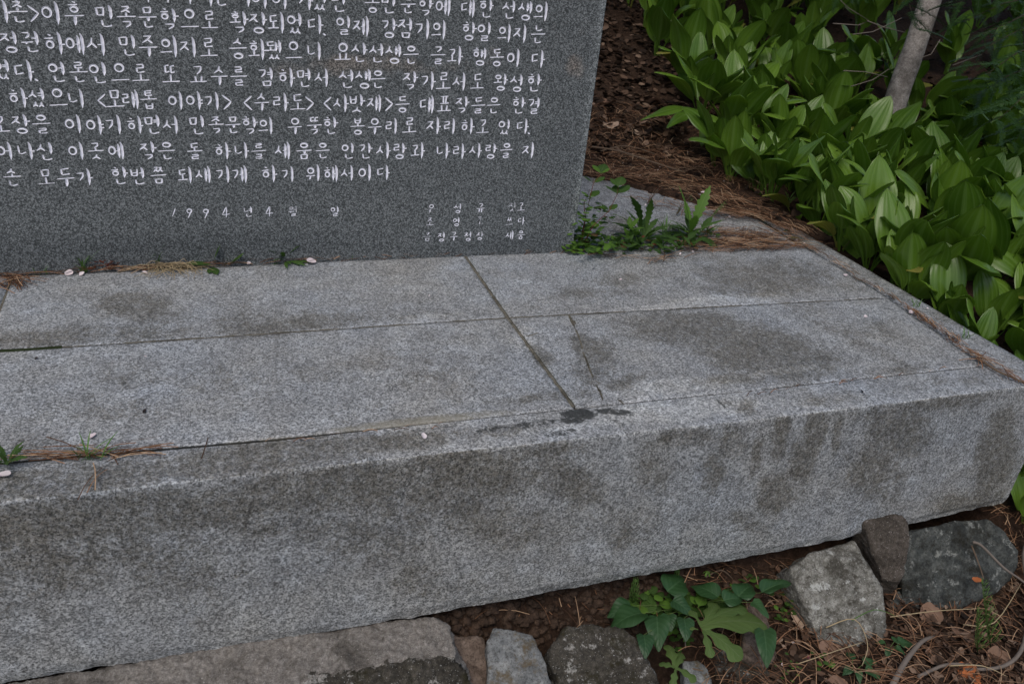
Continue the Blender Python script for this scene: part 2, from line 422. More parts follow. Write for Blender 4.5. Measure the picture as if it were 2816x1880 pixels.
T_TOP = [(1150, 1158, 260, 14, -6, .9), (800, 1200, 300, 8, -6, .5), (1440, 925, 20, 40, 50, .3)]
D_KERB = [(150, 1330, 320, 44, -6, .9), (700, 1262, 320, 44, -6, .85), (1100, 1215, 200, 26, -6, .55), (2300, 1095, 110, 18, -6, .45), (2620, 1050, 150, 22, -6, .3),
          (1380, 1185, 100, 20, -6, .5), (2050, 1120, 25, 25, 60, .6), (1990, 1105, 40, 8, 0, .5)]
B_KERB = [(1585, 1143, 52, 20, -5, 1.0), (1690, 1132, 60, 9, 5, .85), (1470, 1165, 70, 14, -8, .62), (1350, 1180, 60, 10, -8, .55), (1540, 1190, 60, 12, -8, .55), (1980, 1108, 30, 5, 40, .6), (1700, 1160, 60, 6, 20, .5)]
W_KERB = [(1850, 1130, 280, 34, -6, .75), (2250, 1105, 200, 20, -6, .5), (1480, 1185, 180, 14, -6, .5), (2250, 1110, 200, 24, -6, .35), (1130, 1175, 200, 10, -6, .5), (950, 1240, 30, 10, 0, .5)]
D_FRONT = [(300, 1420, 520, 60, -5, .8), (900, 1340, 300, 62, -6, .75), (250, 1530, 320, 80, -5, .42), (1420, 1300, 90, 40, 20, .6), (1290, 1390, 60, 40, 30, .6), (2235, 1230, 14, 90, 14, .8), (2300, 1200, 12, 60, 10, .6), (2080, 1240, 14, 70, 10, .5), (1960, 1300, 30, 60, 14, .5), (1300, 1285, 150, 60, 12, .85), (1180, 1340, 160, 60, 10, .55), (1450, 1240, 160, 26, -5, .5),
           (2245, 1175, 26, 60, 8, .95), (2205, 1265, 34, 60, 18, .75), (2130, 1360, 50, 60, 25, .62), (2060, 1440, 60, 30, 30, .45), (2150, 1165, 20, 40, 10, .7), (2140, 1230, 20, 50, 10, .45),
           (2010, 1210, 40, 60, 12, .4), (1880, 1200, 90, 24, -6, .55), (1800, 1290, 60, 60, 30, .4), (2480, 1180, 90, 70, 20, .72), (2560, 1110, 200, 20, -8, .55), (2400, 1290, 90, 80, 30, .45),
           (2740, 1260, 50, 140, 10, .7), (2650, 1380, 90, 26, -8, .5), (1560, 1330, 120, 60, 15, .45), (1330, 1420, 160, 70, 10, .38), (1000, 1450, 200, 90, 0, .33), (100, 1500, 160, 80, 0, .38),
           (500, 1560, 200, 90, 0, .22), (1700, 1450, 90, 60, 20, .3), (60, 1640, 120, 90, 0, .33), (1180, 1600, 140, 40, -8, .3), (700, 1440, 160, 50, 0, .35)]

def cloth_box(name, P, nu, nv, du0, du1, dv0, dv1, disp=None, bottom=None):
    """top face P(u,v) with side skirts; du*/dv* are lists of depths of the skirt rows"""
    us = [(0, d) for d in reversed(du0)] + [(i / nu, 0) for i in range(nu + 1)] + [(1, d) for d in du1]
    vs = [(0, d) for d in reversed(dv0)] + [(j / nv, 0) for j in range(nv + 1)] + [(1, d) for d in dv1]
    V = []
    for v, dv in vs:
        for u, du in us:
            p = P(u, v); p = Vector((p[0], p[1], p[2] if len(p) > 2 else 0))
            p.z -= max(du, dv)
            V.append((p, u, v, du, dv))
    return V, grid_faces(len(us), len(vs))

plinth = empty('stone_plinth', (0.6, 1.4, -0.34), 'pale speckled granite plinth of joined slabs carrying the inscribed stone', 'plinth')
PO = Vector(plinth.location)
GAP = 0.0022
def add_slab(P, nu, nv, dl, wl, tl, label=None, skirt=(0.003, 0.012, 0.06), tilt=0.0):
    V, F = cloth_box('slab', P, nu, nv, skirt, skirt, skirt, skirt)
    vs, dirt, wear, blk, tan = [], [], [], [], []
    for p, u, v, du, dv in V:
        q = p.copy()
        # rounded, slightly chipped arrises
        e = min(u * nu, (1 - u) * nu, v * nv, (1 - v) * nv)
        if e < 0.6 and du == 0 and dv == 0: q.z -= 0.0004 + 0.0008 * abs(noise.noise(q * 70))
        q.z += 0.0008 * noise.noise(q * 6) + tilt
        vs.append(q - PO)
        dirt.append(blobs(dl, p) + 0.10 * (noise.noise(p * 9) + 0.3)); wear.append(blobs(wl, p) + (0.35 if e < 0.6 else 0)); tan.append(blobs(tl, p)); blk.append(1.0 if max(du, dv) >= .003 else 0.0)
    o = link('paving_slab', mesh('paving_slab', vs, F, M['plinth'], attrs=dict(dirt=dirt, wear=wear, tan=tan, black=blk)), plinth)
    if label: o['label'] = label
    return o
def quadP(x0f, x1f, y0f, y1f):
    g0 = 0.0009 if y0f is yJ2 else GAP; g1 = 0.0009 if y1f is yJ2 else GAP
    def P(u, v):
        # iterate so that straight joints stay straight
        ya = y0f(0.5); yb = y1f(0.5); y = ya + (yb - ya) * v
        for _ in range(3):
            xa = x0f(y) + GAP; xb = x1f(y) - GAP; x = xa + (xb - xa) * u
            y0 = y0f(x) + g0; y1 = y1f(x) - g1; y = y0 + (y1 - y0) * v
        return (x, y)
    return P
cL = lambda y: XL + 0.0 * y
cLL = lambda y: -1.5
add_slab(quadP(cLL, cL, yJ1, yJ2), 60, 24, D_TOP, W_TOP, T_TOP)
add_slab(quadP(cLL, cL, yJ2, yS), 60, 24, D_TOP, W_TOP, T_TOP)
add_slab(quadP(cL, xJ, yJ1, yJ2), 110, 44, D_TOP, W_TOP, T_TOP)
add_slab(quadP(cL, xJ, yJ2, yS), 110, 44, D_TOP, W_TOP, T_TOP)
add_slab(quadP(xJ, xK, yJ1, yJ2), 110, 44, D_TOP, W_TOP, T_TOP, 'slab with a long mortar-filled crack')
add_slab(quadP(xJ, xK, yJ2, yS), 110, 44, D_TOP, W_TOP, T_TOP)
YB = lambda x: 2.62
XM = lambda y: 0.863 + 0.02
add_slab(quadP(XM, xK, yS, YB), 60, 60, [(1750, 620, 120, 40, 0, .4)], [], [], 'bluish slab behind, half hidden by needles', tilt=-0.004)
# front kerb stone
NUK, NVK = 420, 10
def PK(u, v):
    y = 1.1
    for _ in range(3):
        xe = XR0 + (1.541 - XR0) * v
        x = -1.5 + (xe - GAP * 0.6 + 1.5) * u
        y = yF(x) + (yJ1(x) - GAP - 0.0042 * (1 - sm(.05, .35, x)) - yF(x)) * v
    return (x, y)
rows = [0.0022, 0.006] + [0.012 + 0.0112 * i for i in range(29)] + [0.336]
skirt = (0.003, 0.02, 0.30)
V, F = cloth_box('kerb', PK, NUK, NVK, skirt, (0.0001,), rows, (0.003, 0.02, 0.25))
vs, dirt, wear, blk, tan = [], [], [], [], []
nr = len(rows)
for p, u, v, du, dv in V:
    q = p.copy(); isfront = (v == 0 and dv > 0); isback = (v == 1 and dv > 0)
    zb = -zB(p.x)
    if isfront or (v == 0 and du > 0):
        d = max(du, dv)
        f = d / 0.336 * zb
        q.z = -f
        # roughly dressed lower arris, hand-sawn face with a faint swell
        low = sm(zb - 0.020, zb, f)
        q.y += low * (0.004 + 0.007 * abs(noise.noise(Vector((p.x * 22, 0, f * 40)))))
        if f > zb - 0.001: q.z += 0.003 * noise.noise(Vector((p.x * 18, 3, 0))) + 0.002 * noise.noise(Vector((p.x * 60, 5, 0)))
        q.y += 0.0012 * noise.noise(Vector((p.x * 10, 0, f * 10)))
        q.y -= 0.0012 * sm(0, 0.006, f)
        wr = 0.95 * (1 - sm(0.0, 0.006, f)) + 0.7 * low
        dt = blobs(D_FRONT, Vector((p.x, p.y, -f))) + 0.12 * (noise.noise(Vector((p.x * 7, 4, f * 7))) + 0.2); bl = 0; tn = 0
    else:
        e = v * NVK
        wr = blobs(W_KERB, p) + (0.5 if e < 0.5 else 0.0)
        dt = blobs(D_KERB, p) + 0.12 * noise.noise(p * 9)
        bl = blobs(B_KERB, p); tn = 0
        if e < 0.5: q.z -= 0.0010 + 0.0006 * noise.noise(p * 60); q.y += 0.0004 * noise.noise(p * 90)
    vs.append(q - PO); dirt.append(dt); wear.append(wr); blk.append(bl); tan.append(tn)
ko = link('kerb_stone', mesh('kerb_stone', vs, F, M['plinth'], False, attrs=dict(dirt=dirt, wear=wear, tan=tan, black=blk)), plinth)
ko['label'] = 'long front kerb stone with dark streaks'
# right kerb stones (two lengths)
def right_kerb(y0, y1, mitre):
    def P(u, v):
        if mitre:
            y = yF(XR0) + 0.001 + (yJ1(1.541) - yF(XR0)) * (1 - u)
        else: y = y0
        y = y + (y1 - y) * v
        xa = xK(y) + GAP; xb = xR(y)
        if y < 1.2: xb = XR0
        elif y < 1.3: xb = XR0 + (xR(1.3) - XR0) * (y - 1.2) / 0.1
        xa = xa if not mitre or v > 0.02 else 1.541 + GAP
        return (xa + (xb - xa) * u, y)
    sk = (0.003, 0.012, 0.05, 0.15, 0.30)
    V, F = cloth_box('k', P, 8, 110, sk[:3], sk, sk, sk[:3])
    vs, dirt, wear = [], [], []
    for p, u, v, du, dv in V:
        q = p.copy()
        e = min(u * 8, (1 - u) * 8)
        if e < 0.5 and du == 0 and dv == 0: q.z -= 0.002 + 0.001 * noise.noise(p * 50)
        vs.append(q - PO); dirt.append(0.22 + 0.25 * sm(1.5, 2.1, p.y) + 0.2 * noise.noise(p * 8)); wear.append(0.25 if e < 0.5 else 0.0)
    z = [0.0] * len(vs)
    return link('kerb_stone', mesh('kerb_stone', vs, F, M['plinth'], attrs=dict(dirt=dirt, wear=wear, tan=z, black=z)), plinth)
right_kerb(0, 2.02, True)
right_kerb(2.025, 3.1, False)
# mortar in the joints (each joint a strip set a little below the slabs)
def strip(name, pts, width, depthf, mat, thick=0.02, wob=0.0, top=0.0):
    V, F = [], []; n = len(pts)
    for i, p in enumerate(pts):
        a = Vector(pts[max(0, i - 1)]); b = Vector(pts[min(n - 1, i + 1)]); d = (b - a).normalized(); s = Vector((-d.y, d.x, 0))
        wl = width * (1 + wob * noise.noise(Vector(p) * 60)) * 0.5; wr_ = width * (1 + wob * noise.noise(Vector(p) * 60 + Vector((9, 9, 9)))) * 0.5
        z = top - depthf(i / (n - 1)) + 0.0006 * noise.noise(Vector(p) * 120)
        P = Vector(p)
        V += [P + s * wl + Vector((0, 0, z - thick)), P + s * wl + Vector((0, 0, z)), P - s * wr_ + Vector((0, 0, z)), P - s * wr_ + Vector((0, 0, z - thick))]
    for i in range(n - 1):
        for k in range(3): F.append((i * 4 + k, i * 4 + k + 1, i * 4 + 5 + k, i * 4 + 4 + k))
    V = [v - PO for v in V]
    return link(name, mesh(name, V, F, mat, attrs=None), plinth)
def seg(f, a, b, n=120): return [(a + (b - a) * i / n, f(a + (b - a) * i / n), 0) for i in range(n + 1)]
def segy(f, a, b, n=80): return [(f(a + (b - a) * i / n), a + (b - a) * i / n, 0) for i in range(n + 1)]
strip('mortar_joint', seg(yJ1, 0.30, 1.53), 0.0075, lambda t: 0.0028 + 0.006 * (1 - sm(0, .25, t)), M['mortar'], wob=.3)
strip('mortar_joint', seg(yJ1, -1.4, 0.2999), 0.012, lambda t: 0.013, M['moss'], wob=.3)
strip('mortar_joint', seg(yJ2, -0.36, 1.53), 0.0050, lambda t: 0.0004, M['mortar'], wob=.3)
strip('mortar_joint', segy(xJ, yJ1(.6) + .004, 1.83), 0.0062, lambda t: -0.0006, M['mortar'], wob=.7)
strip('mortar_joint', segy(lambda y: XL, 1.15, 1.83), 0.0062, lambda t: 0.001, M['mortar'], wob=.5)
strip('mortar_joint', segy(xK, 1.15, 2.6), 0.0065, lambda t: 0.004, M['moss'], wob=.5)
mo = strip('moss_strip', [BP(x, y) for x, y in [(-60, 968), (30, 964), (80, 961), (130, 958), (170, 955)]], 0.005, lambda t: -0.0022, M['moss'], wob=.6)
def crack(pts, w_, name='mortar_seam'):
    P = []
    for i in range(len(pts) - 1):
        a = BP(*pts[i]); b = BP(*pts[i + 1])
        for k in range(8): P.append(a + (b - a) * k / 8)
    P.append(BP(*pts[-1]))
    V, F = [], []; n = len(P)
    for i, p in enumerate(P):
        d = (P[min(n - 1, i + 1)] - P[max(0, i - 1)]).normalized(); s = Vector((-d.y, d.x, 0))
        e = min(1, min(i, n - 1 - i) / 3 + .15)
        wl = w_ * e * (1 + .7 * noise.noise(p * 130)) / 2
        V += [p + s * wl - PO + Vector((0, 0, 0.0008)), p + Vector((0, 0, 0.0016)) - PO, p - s * wl - PO + Vector((0, 0, 0.0008))]
    for i in range(n - 1):
        for k in range(2): F.append((i * 3 + k, i * 3 + k + 1, i * 3 + 4 + k, i * 3 + 3 + k))
    return link(name, mesh(name, V, F, M['mortar']), plinth)
crack([(1564, 866), (1572, 882), (1580, 900)], 0.0065)
crack([(1578, 880), (1583, 893)], 0.004)
crack([(1581, 902), (1591, 924), (1598, 945), (1602, 962)], 0.0035)
crack([(1602, 966), (1612, 990), (1622, 1018), (1632, 1040)], 0.004)
crack([(1636, 1046), (1650, 1056)], 0.002)
crack([(1640, 1060), (1652, 1082), (1658, 1102)], 0.0042)
crack([(1700, 1098), (1716, 1112)], 0.004)
crack([(1447, 925), (1462, 922), (1480, 915)], 0.0025)
# the core under the slabs
cv = []
for x, y in ((-1.45, 1.16), (1.53, 1.16), (1.53, 2.6), (-1.45, 2.6)): cv += [Vector((x, y, -0.34)) - PO, Vector((x, y, -0.022)) - PO]
link('core', mesh('core', cv, [(0, 2, 4, 6), (1, 3, 5, 7), (0, 1, 3, 2), (2, 3, 5, 4), (4, 5, 7, 6), (6, 7, 1, 0)], M['mortar'], smooth=False), plinth)

# ------------------------------------------------------------------ inscribed stone
YST = 1.8278
stele = empty('inscribed_stone', (0.0, YST + 0.1, 0), 'upright dark grey granite slab carved with white Korean writing', 'monument')
SO = Vector(stele.location)
def stele_face_y(x): return YST
nx, nz = 120, 90
X0, X1, ZT = -1.35, 0.8635, 1.35
P_ST = [(1000, 175, 180, 28, 2, .95), (880, 195, 160, 26, 0, .6), (1230, 190, 120, 30, 0, .55), (1585, 185, 34, 40, 0, .9), (1200, 60, 160, 60, 0, .3), (1570, 60, 80, 60, 0, .35), (1150, 170, 300, 60, 0, .35)]
D_ST = [(300, 690, 700, 40, -2, .45), (1400, 680, 260, 30, -3, .35)]
# brush-carved Korean characters, built stroke by stroke
CONS = {
 'ㄱ': [('h', [(.05, .88), (.85, .92)]), ('d', [(.85, .95), (.78, .5), (.35, .02)])],
 'ㄴ': [('v', [(.12, 1), (.18, .25)]), ('h', [(.15, .22), (.5, .12), (1, .3)])],
 'ㄷ': [('h', [(.08, .85), (.92, .95)]), ('v', [(.1, .88), (.14, .15)]), ('h', [(.12, .14), (.95, .28)])],
 'ㄹ': [('h', [(.1, .95), (.85, 1)]), ('v', [(.85, 1), (.8, .6)]), ('h', [(.15, .56), (.82, .62)]), ('v', [(.15, .58), (.17, .12)]), ('h', [(.15, .1), (.95, .2)])],
 'ㅁ': [('v', [(.08, .92), (.2, .1)]), ('h', [(.1, .9), (.9, .96)]), ('v', [(.9, .98), (.8, .08)]), ('h', [(.2, .12), (.82, .16)])],
 'ㅂ': [('v', [(.08, .98), (.2, .05)]), ('v', [(.88, 1.02), (.82, .05)]), ('h', [(.15, .52), (.85, .57)]), ('h', [(.2, .08), (.82, .12)])],
 'ㅅ': [('d', [(.55, 1.0), (.42, .5), (-.05, .12)]), ('d', [(.42, .58), (.92, .12)])],
 'ㅇ': [('o', (.5, .48, .48, .46))],
 'ㅈ': [('h', [(.08, .9), (.85, .95)]), ('d', [(.85, .95), (.45, .5), (-.05, .1)]), ('d', [(.48, .52), (.95, .12)])],
 'ㅊ': [('h', [(.35, 1.18), (.65, 1.08)]), ('h', [(.08, .82), (.85, .87)]), ('d', [(.8, .87), (.45, .5), (0, .08)]), ('d', [(.48, .5), (.95, .1)])],
 'ㅌ': [('h', [(.08, .95), (.92, 1)]), ('v', [(.1, .95), (.14, .12)]), ('h', [(.12, .55), (.85, .62)]), ('h', [(.12, .1), (.95, .2)])],
 'ㅍ': [('h', [(.0, .92), (1, .97)]), ('v', [(.3, .9), (.34, .15)]), ('v', [(.72, .92), (.66, .15)]), ('h', [(-.05, .1), (1.05, .16)])],
 'ㅎ': [('h', [(.38, 1.2), (.68, 1.1)]), ('h', [(.02, .84), (.92, .9)]), ('o', (.5, .36, .38, .34))],
}
for d_, s_ in (('ㄲ', 'ㄱ'), ('ㄸ', 'ㄷ'), ('ㅆ', 'ㅅ')):
    CONS[d_] = [(k, [(x * .5 - .05, y) for x, y in g]) for k, g in CONS[s_]] + [(k, [(x * .5 + .5, y) for x, y in g]) for k, g in CONS[s_]]
CHO = 'ㄱㄲㄴㄷㄸㄹㅁㅂㅃㅅㅆㅇㅈㅉㅊㅋㅌㅍㅎ'; JUNG = 'ㅏㅐㅑㅒㅓㅔㅕㅖㅗㅘㅙㅚㅛㅜㅝㅞㅟㅠㅡㅢㅣ'
JONG = ['', 'ㄱ', 'ㄲ', 'ㄳ', 'ㄴ', 'ㄵ', 'ㄶ', 'ㄷ', 'ㄹ', 'ㄺ', 'ㄻ', 'ㄼ', 'ㄽ', 'ㄾ', 'ㄿ', 'ㅀ', 'ㅁ', 'ㅂ', 'ㅄ', 'ㅅ', 'ㅆ', 'ㅇ', 'ㅈ', 'ㅊ', 'ㅋ', 'ㅌ', 'ㅍ', 'ㅎ']
CONS['ㅉ'] = [('h', [(.0, .9), (.45, .93)]), ('d', [(.42, .93), (-.08, .1)]), ('d', [(.2, .5), (.5, .12)]), ('h', [(.55, .93), (1, .96)]), ('d', [(.97, .95), (.5, .1)]), ('d', [(.75, .5), (1.08, .12)])]
def in_box(strokes, b):
    x0, y0, x1, y1 = b; o = []
    for k, g in strokes:
        if k == 'o': o.append(('o', (x0 + g[0] * (x1 - x0), y0 + g[1] * (y1 - y0), g[2] * (x1 - x0), g[3] * (y1 - y0))))
        else: o.append((k, [(x0 + x * (x1 - x0), y0 + y * (y1 - y0)) for x, y in g]))
    return o
def VS(x, a, b): return ('V', [(x - .07, a + .03), (x, a - .10), (x + .03, (a + b) / 2), (x, b)])
def syllable(ch):
    n = ord(ch) - 0xAC00; c, v, j = CHO[n // 588], JUNG[(n % 588) // 28], JONG[n % 28]
    S = []; fin = bool(j)
    right = {'ㅏ': [('V', 1), ('r', .5)], 'ㅑ': [('V', 1), ('r', .58), ('r', .4)], 'ㅓ': [('V', 1), ('l', .52)], 'ㅕ': [('V', 1), ('l', .6), ('l', .42)], 'ㅣ': [('V', 1)],
             'ㅐ': [('W', 1), ('m', .5), ('V', 1)], 'ㅔ': [('W', 1), ('n', .5), ('V', 1)]}
    under = {'ㅗ': 'u', 'ㅛ': 'uu', 'ㅜ': 'd', 'ㅠ': 'dd', 'ㅡ': ''}
    comp = {'ㅘ': ('ㅗ', 'ㅏ'), 'ㅙ': ('ㅗ', 'ㅐ'), 'ㅚ': ('ㅗ', 'ㅣ'), 'ㅝ': ('ㅜ', 'ㅓ'), 'ㅞ': ('ㅜ', 'ㅔ'), 'ㅟ': ('ㅜ', 'ㅣ'), 'ㅢ': ('ㅡ', 'ㅣ')}
    def do_right(r, top, bot, cw):
        two = any(k in 'W' for k, _ in right[r])
        for k, a in right[r]:
            y = bot + (top - bot) * a if k not in 'VW' else 0
            if k == 'V': S.append(VS(.86 if two else .8, top, bot))
            elif k == 'W': S.append(('V', [(.60, top - .08), (.64, top - .16), (.64, bot + .08)]))
            elif k == 'r': S.append(('h', [(.8, y - .02), (1.06, y - .01)]))
            elif k == 'l': S.append(('h', [(.54, y), (.8, y + .01)]))
            elif k == 'm': S.append(('h', [(.64, y), (.86, y)]))
            elif k == 'n': S.append(('h', [(.46, y), (.64, y + .01)]))
    def do_under(u, y, x0, x1, cb):
        S.append(('H', [(x0, y - .02), ((x0 + x1) / 2, y + .0), (x1, y + .01)]))
        m = (x0 + x1) / 2; w_ = x1 - x0
        if under[u] == 'u': S.append(('v', [(m, y + (.17 if fin else .34)), (m + .01, y)]))
        if under[u] == 'uu': S.append(('v', [(m - w_ * .2, y + .30), (m - w_ * .16, y)])); S.append(('v', [(m + w_ * .2, y + .32), (m + w_ * .16, y)]))
        if under[u] == 'd': S.append(('V', [(m + .02, y + .02), (m + .04, y - .12), (m, .36 if fin else -.02)]))
        if under[u] == 'dd': S.append(('V', [(m - .14, y), (m - .2, .38 if fin else .06)])); S.append(('V', [(m + .14, y), (m + .14, .36 if fin else 0)]))
    if v in right:
        cb = (.0, .50, .50, .92) if fin else (.0, .28, .52, .80)
        if v in 'ㅐㅔ': cb = (cb[0] - .04, cb[1], .42, cb[3])
        S += in_box(CONS[c], cb); do_right(v, 1.0, .38 if fin else 0, cb)
        if fin: S += in_box(CONS[j], (.22, .0, .84, .31))
    elif v in under:
        isd = under[v].startswith('d')
        if fin:
            cb = (.24, .70, .76, 1.0); S += in_box(CONS[c], cb); do_under(v, .54, -.02, 1.02, .68); S += in_box(CONS[j], (.24, .02, .78, .32))
        else:
            cb = (.22, .58 if isd else .54, .78, 1.0); S += in_box(CONS[c], cb); do_under(v, .44 if isd else .16, -.02, 1.02, .40)
    else:
        a, b = comp[v]
        if fin:
            S += in_box(CONS[c], (.04, .68, .5, .95)); do_under(a, .50, -.06, .6, .64)
            if a == 'ㅜ': S.pop(); S.append(('v', [(.25, .5), (.2, .38)]))
            do_right(b, 1.0, .36, None); S += in_box(CONS[j], (.22, .0, .84, .28))
        else:
            cb = (.04, .48, .52, .88); S += in_box(CONS[c], cb); do_under(a, .24 if a != 'ㅜ' else .36, -.06, .62, .44)
            if a == 'ㅜ': S.pop(); S.append(('v', [(.28, .35), (.2, .12)]))
            do_right(b, 1.02, 0, None)
    return S
SYM = {'.': [('d', [(.42, .12), (.50, .06), (.60, .02)])], '<': [('d', [(.75, .82), (.25, .45)]), ('d', [(.25, .48), (.75, .08)])], '>': [('d', [(.25, .85), (.8, .5)]), ('d', [(.8, .52), (.3, .08)])],
       '1': [('d', [(.62, .95), (.25, .15)])], '9': [('o', (.45, .68, .26, .2)), ('d', [(.75, .85), (.3, .02)])], '4': [('d', [(.6, 1), (.2, .35)]), ('h', [(.15, .33), (.95, .36)]), ('d', [(.66, .98), (.56, .05)])]}
def ribbon(C, pts, wid, prof, x0, z0, s, fade, cid):
    n = 9; L = [0]
    for i in range(1, len(pts)): L.append(L[-1] + math.dist(pts[i], pts[i - 1]))
    P = []
    for k in range(n):
        d = L[-1] * k / (n - 1); i = 1
        while i < len(pts) - 1 and L[i] < d: i += 1
        t = (d - L[i - 1]) / max(1e-9, L[i] - L[i - 1]); P.append((pts[i - 1][0] * (1 - t) + pts[i][0] * t, pts[i - 1][1] * (1 - t) + pts[i][1] * t))
    b = len(C['v'])
    for k, p in enumerate(P):
        a = P[max(0, k - 1)]; c = P[min(n - 1, k + 1)]; dx, dy = c[0] - a[0], c[1] - a[1]; l = math.hypot(dx, dy) or 1; nx_, ny_ = -dy / l, dx / l
        wv = max(.015, wid * prof(k / (n - 1)) * (1 + .12 * math.sin(k * 2.1 + p[0] * 40)))
        for sg in (1, 0, -1):
            q = (p[0] + nx_ * wv * sg / 2, p[1] + ny_ * wv * sg / 2)
            C['v'].append((x0 + q[0] * s, z0 + q[1] * s)); C['d'].append(wv * s * .42 if sg == 0 and 0 < k < n - 1 else 0)
    for k in range(n - 1):
        for h in (0, 1): i = b + 3 * k + h; C['f'].append((i, i + 1, i + 4, i + 3)); C['c'].append((cid, fade))
def draw_char(C, cid, ch, xc, zc, s, sx, fade, rr, wk=1.0):
    """xc,zc centre; s height of the cell; sx width"""
    S = SYM.get(ch) or syllable(ch)
    x0, z0 = xc - sx / 2, zc - s / 2
    asp = sx / s
    for i, (k, g) in enumerate(S):
        lift = 0.0004 + 0.00012 * (i + 1)
        fd = fade + rr.uniform(-.10, .14)
        jx, jy = rr.uniform(-.015, .015), rr.uniform(-.015, .015)
        if k == 'o':
            cx, cy, rx, ry = g; b = len(C['v']); n = 16; tw = .082 * wk; rx *= asp; cx = (cx + jx) * asp; cy += jy; rx = max(rx, .05); rx -= .02; ry -= .02
            for q in range(n):
                an = 2 * math.pi * q / n; wv = tw * (1 + .25 * math.sin(an * 1 + .8))
                for o in (.5, 0, -.5):
                    C['v'].append((x0 + (cx + math.cos(an) * (rx + o * wv)) * s, z0 + (cy + math.sin(an) * (ry + o * wv)) * s)); C['d'].append(tw * s * .42 if o == 0 else 0)
            for q in range(n):
                r2 = (q + 1) % n
                for h in (0, 1): C['f'].append((b + 3 * q + h, b + 3 * q + h + 1, b + 3 * r2 + h + 1, b + 3 * r2 + h)); C['c'].append((cid, fd))
            continue
        sl = .03 if k in 'hH' else 0; cen = sum(x for x, _ in g) / len(g)
        pts = [((x + jx) * asp, y + jy + sl * (x - cen)) for x, y in g]
        if k == 'V': ribbon(C, pts, .138 * wk, lambda t: (.35 + 2.6 * t if t < .22 else 1 - .12 * t) * (1 if t < .75 else 1 - 3.0 * (t - .75)), x0, z0, s, fd, cid)
        elif k == 'v': ribbon(C, pts, .092 * wk, lambda t: .85 + .2 * t if t < .8 else 1.0 - 2.2 * (t - .8), x0, z0, s, fd, cid)
        elif k == 'H': ribbon(C, pts, .058 * wk, lambda t: .75 + .9 * abs(t - .45) ** 1.3 - (.4 if t in (0, 1) else 0), x0, z0, s, fd, cid)
        elif k == 'h': ribbon(C, pts, .058 * wk, lambda t: .6 + .65 * t - (.35 if t == 1 else 0), x0, z0, s, fd, cid)
        elif k == 'd': ribbon(C, pts, .085 * wk, lambda t: (.5 + 2.5 * t if t < .2 else 1) * (1 if t < .6 else 1 - 1.3 * (t - .6)), x0, z0, s, fd, cid)
a1 = lambda z: z / 2.61
a2 = lambda z: 700 + z / 2.349
a3 = lambda z: 380 + z / 3.789
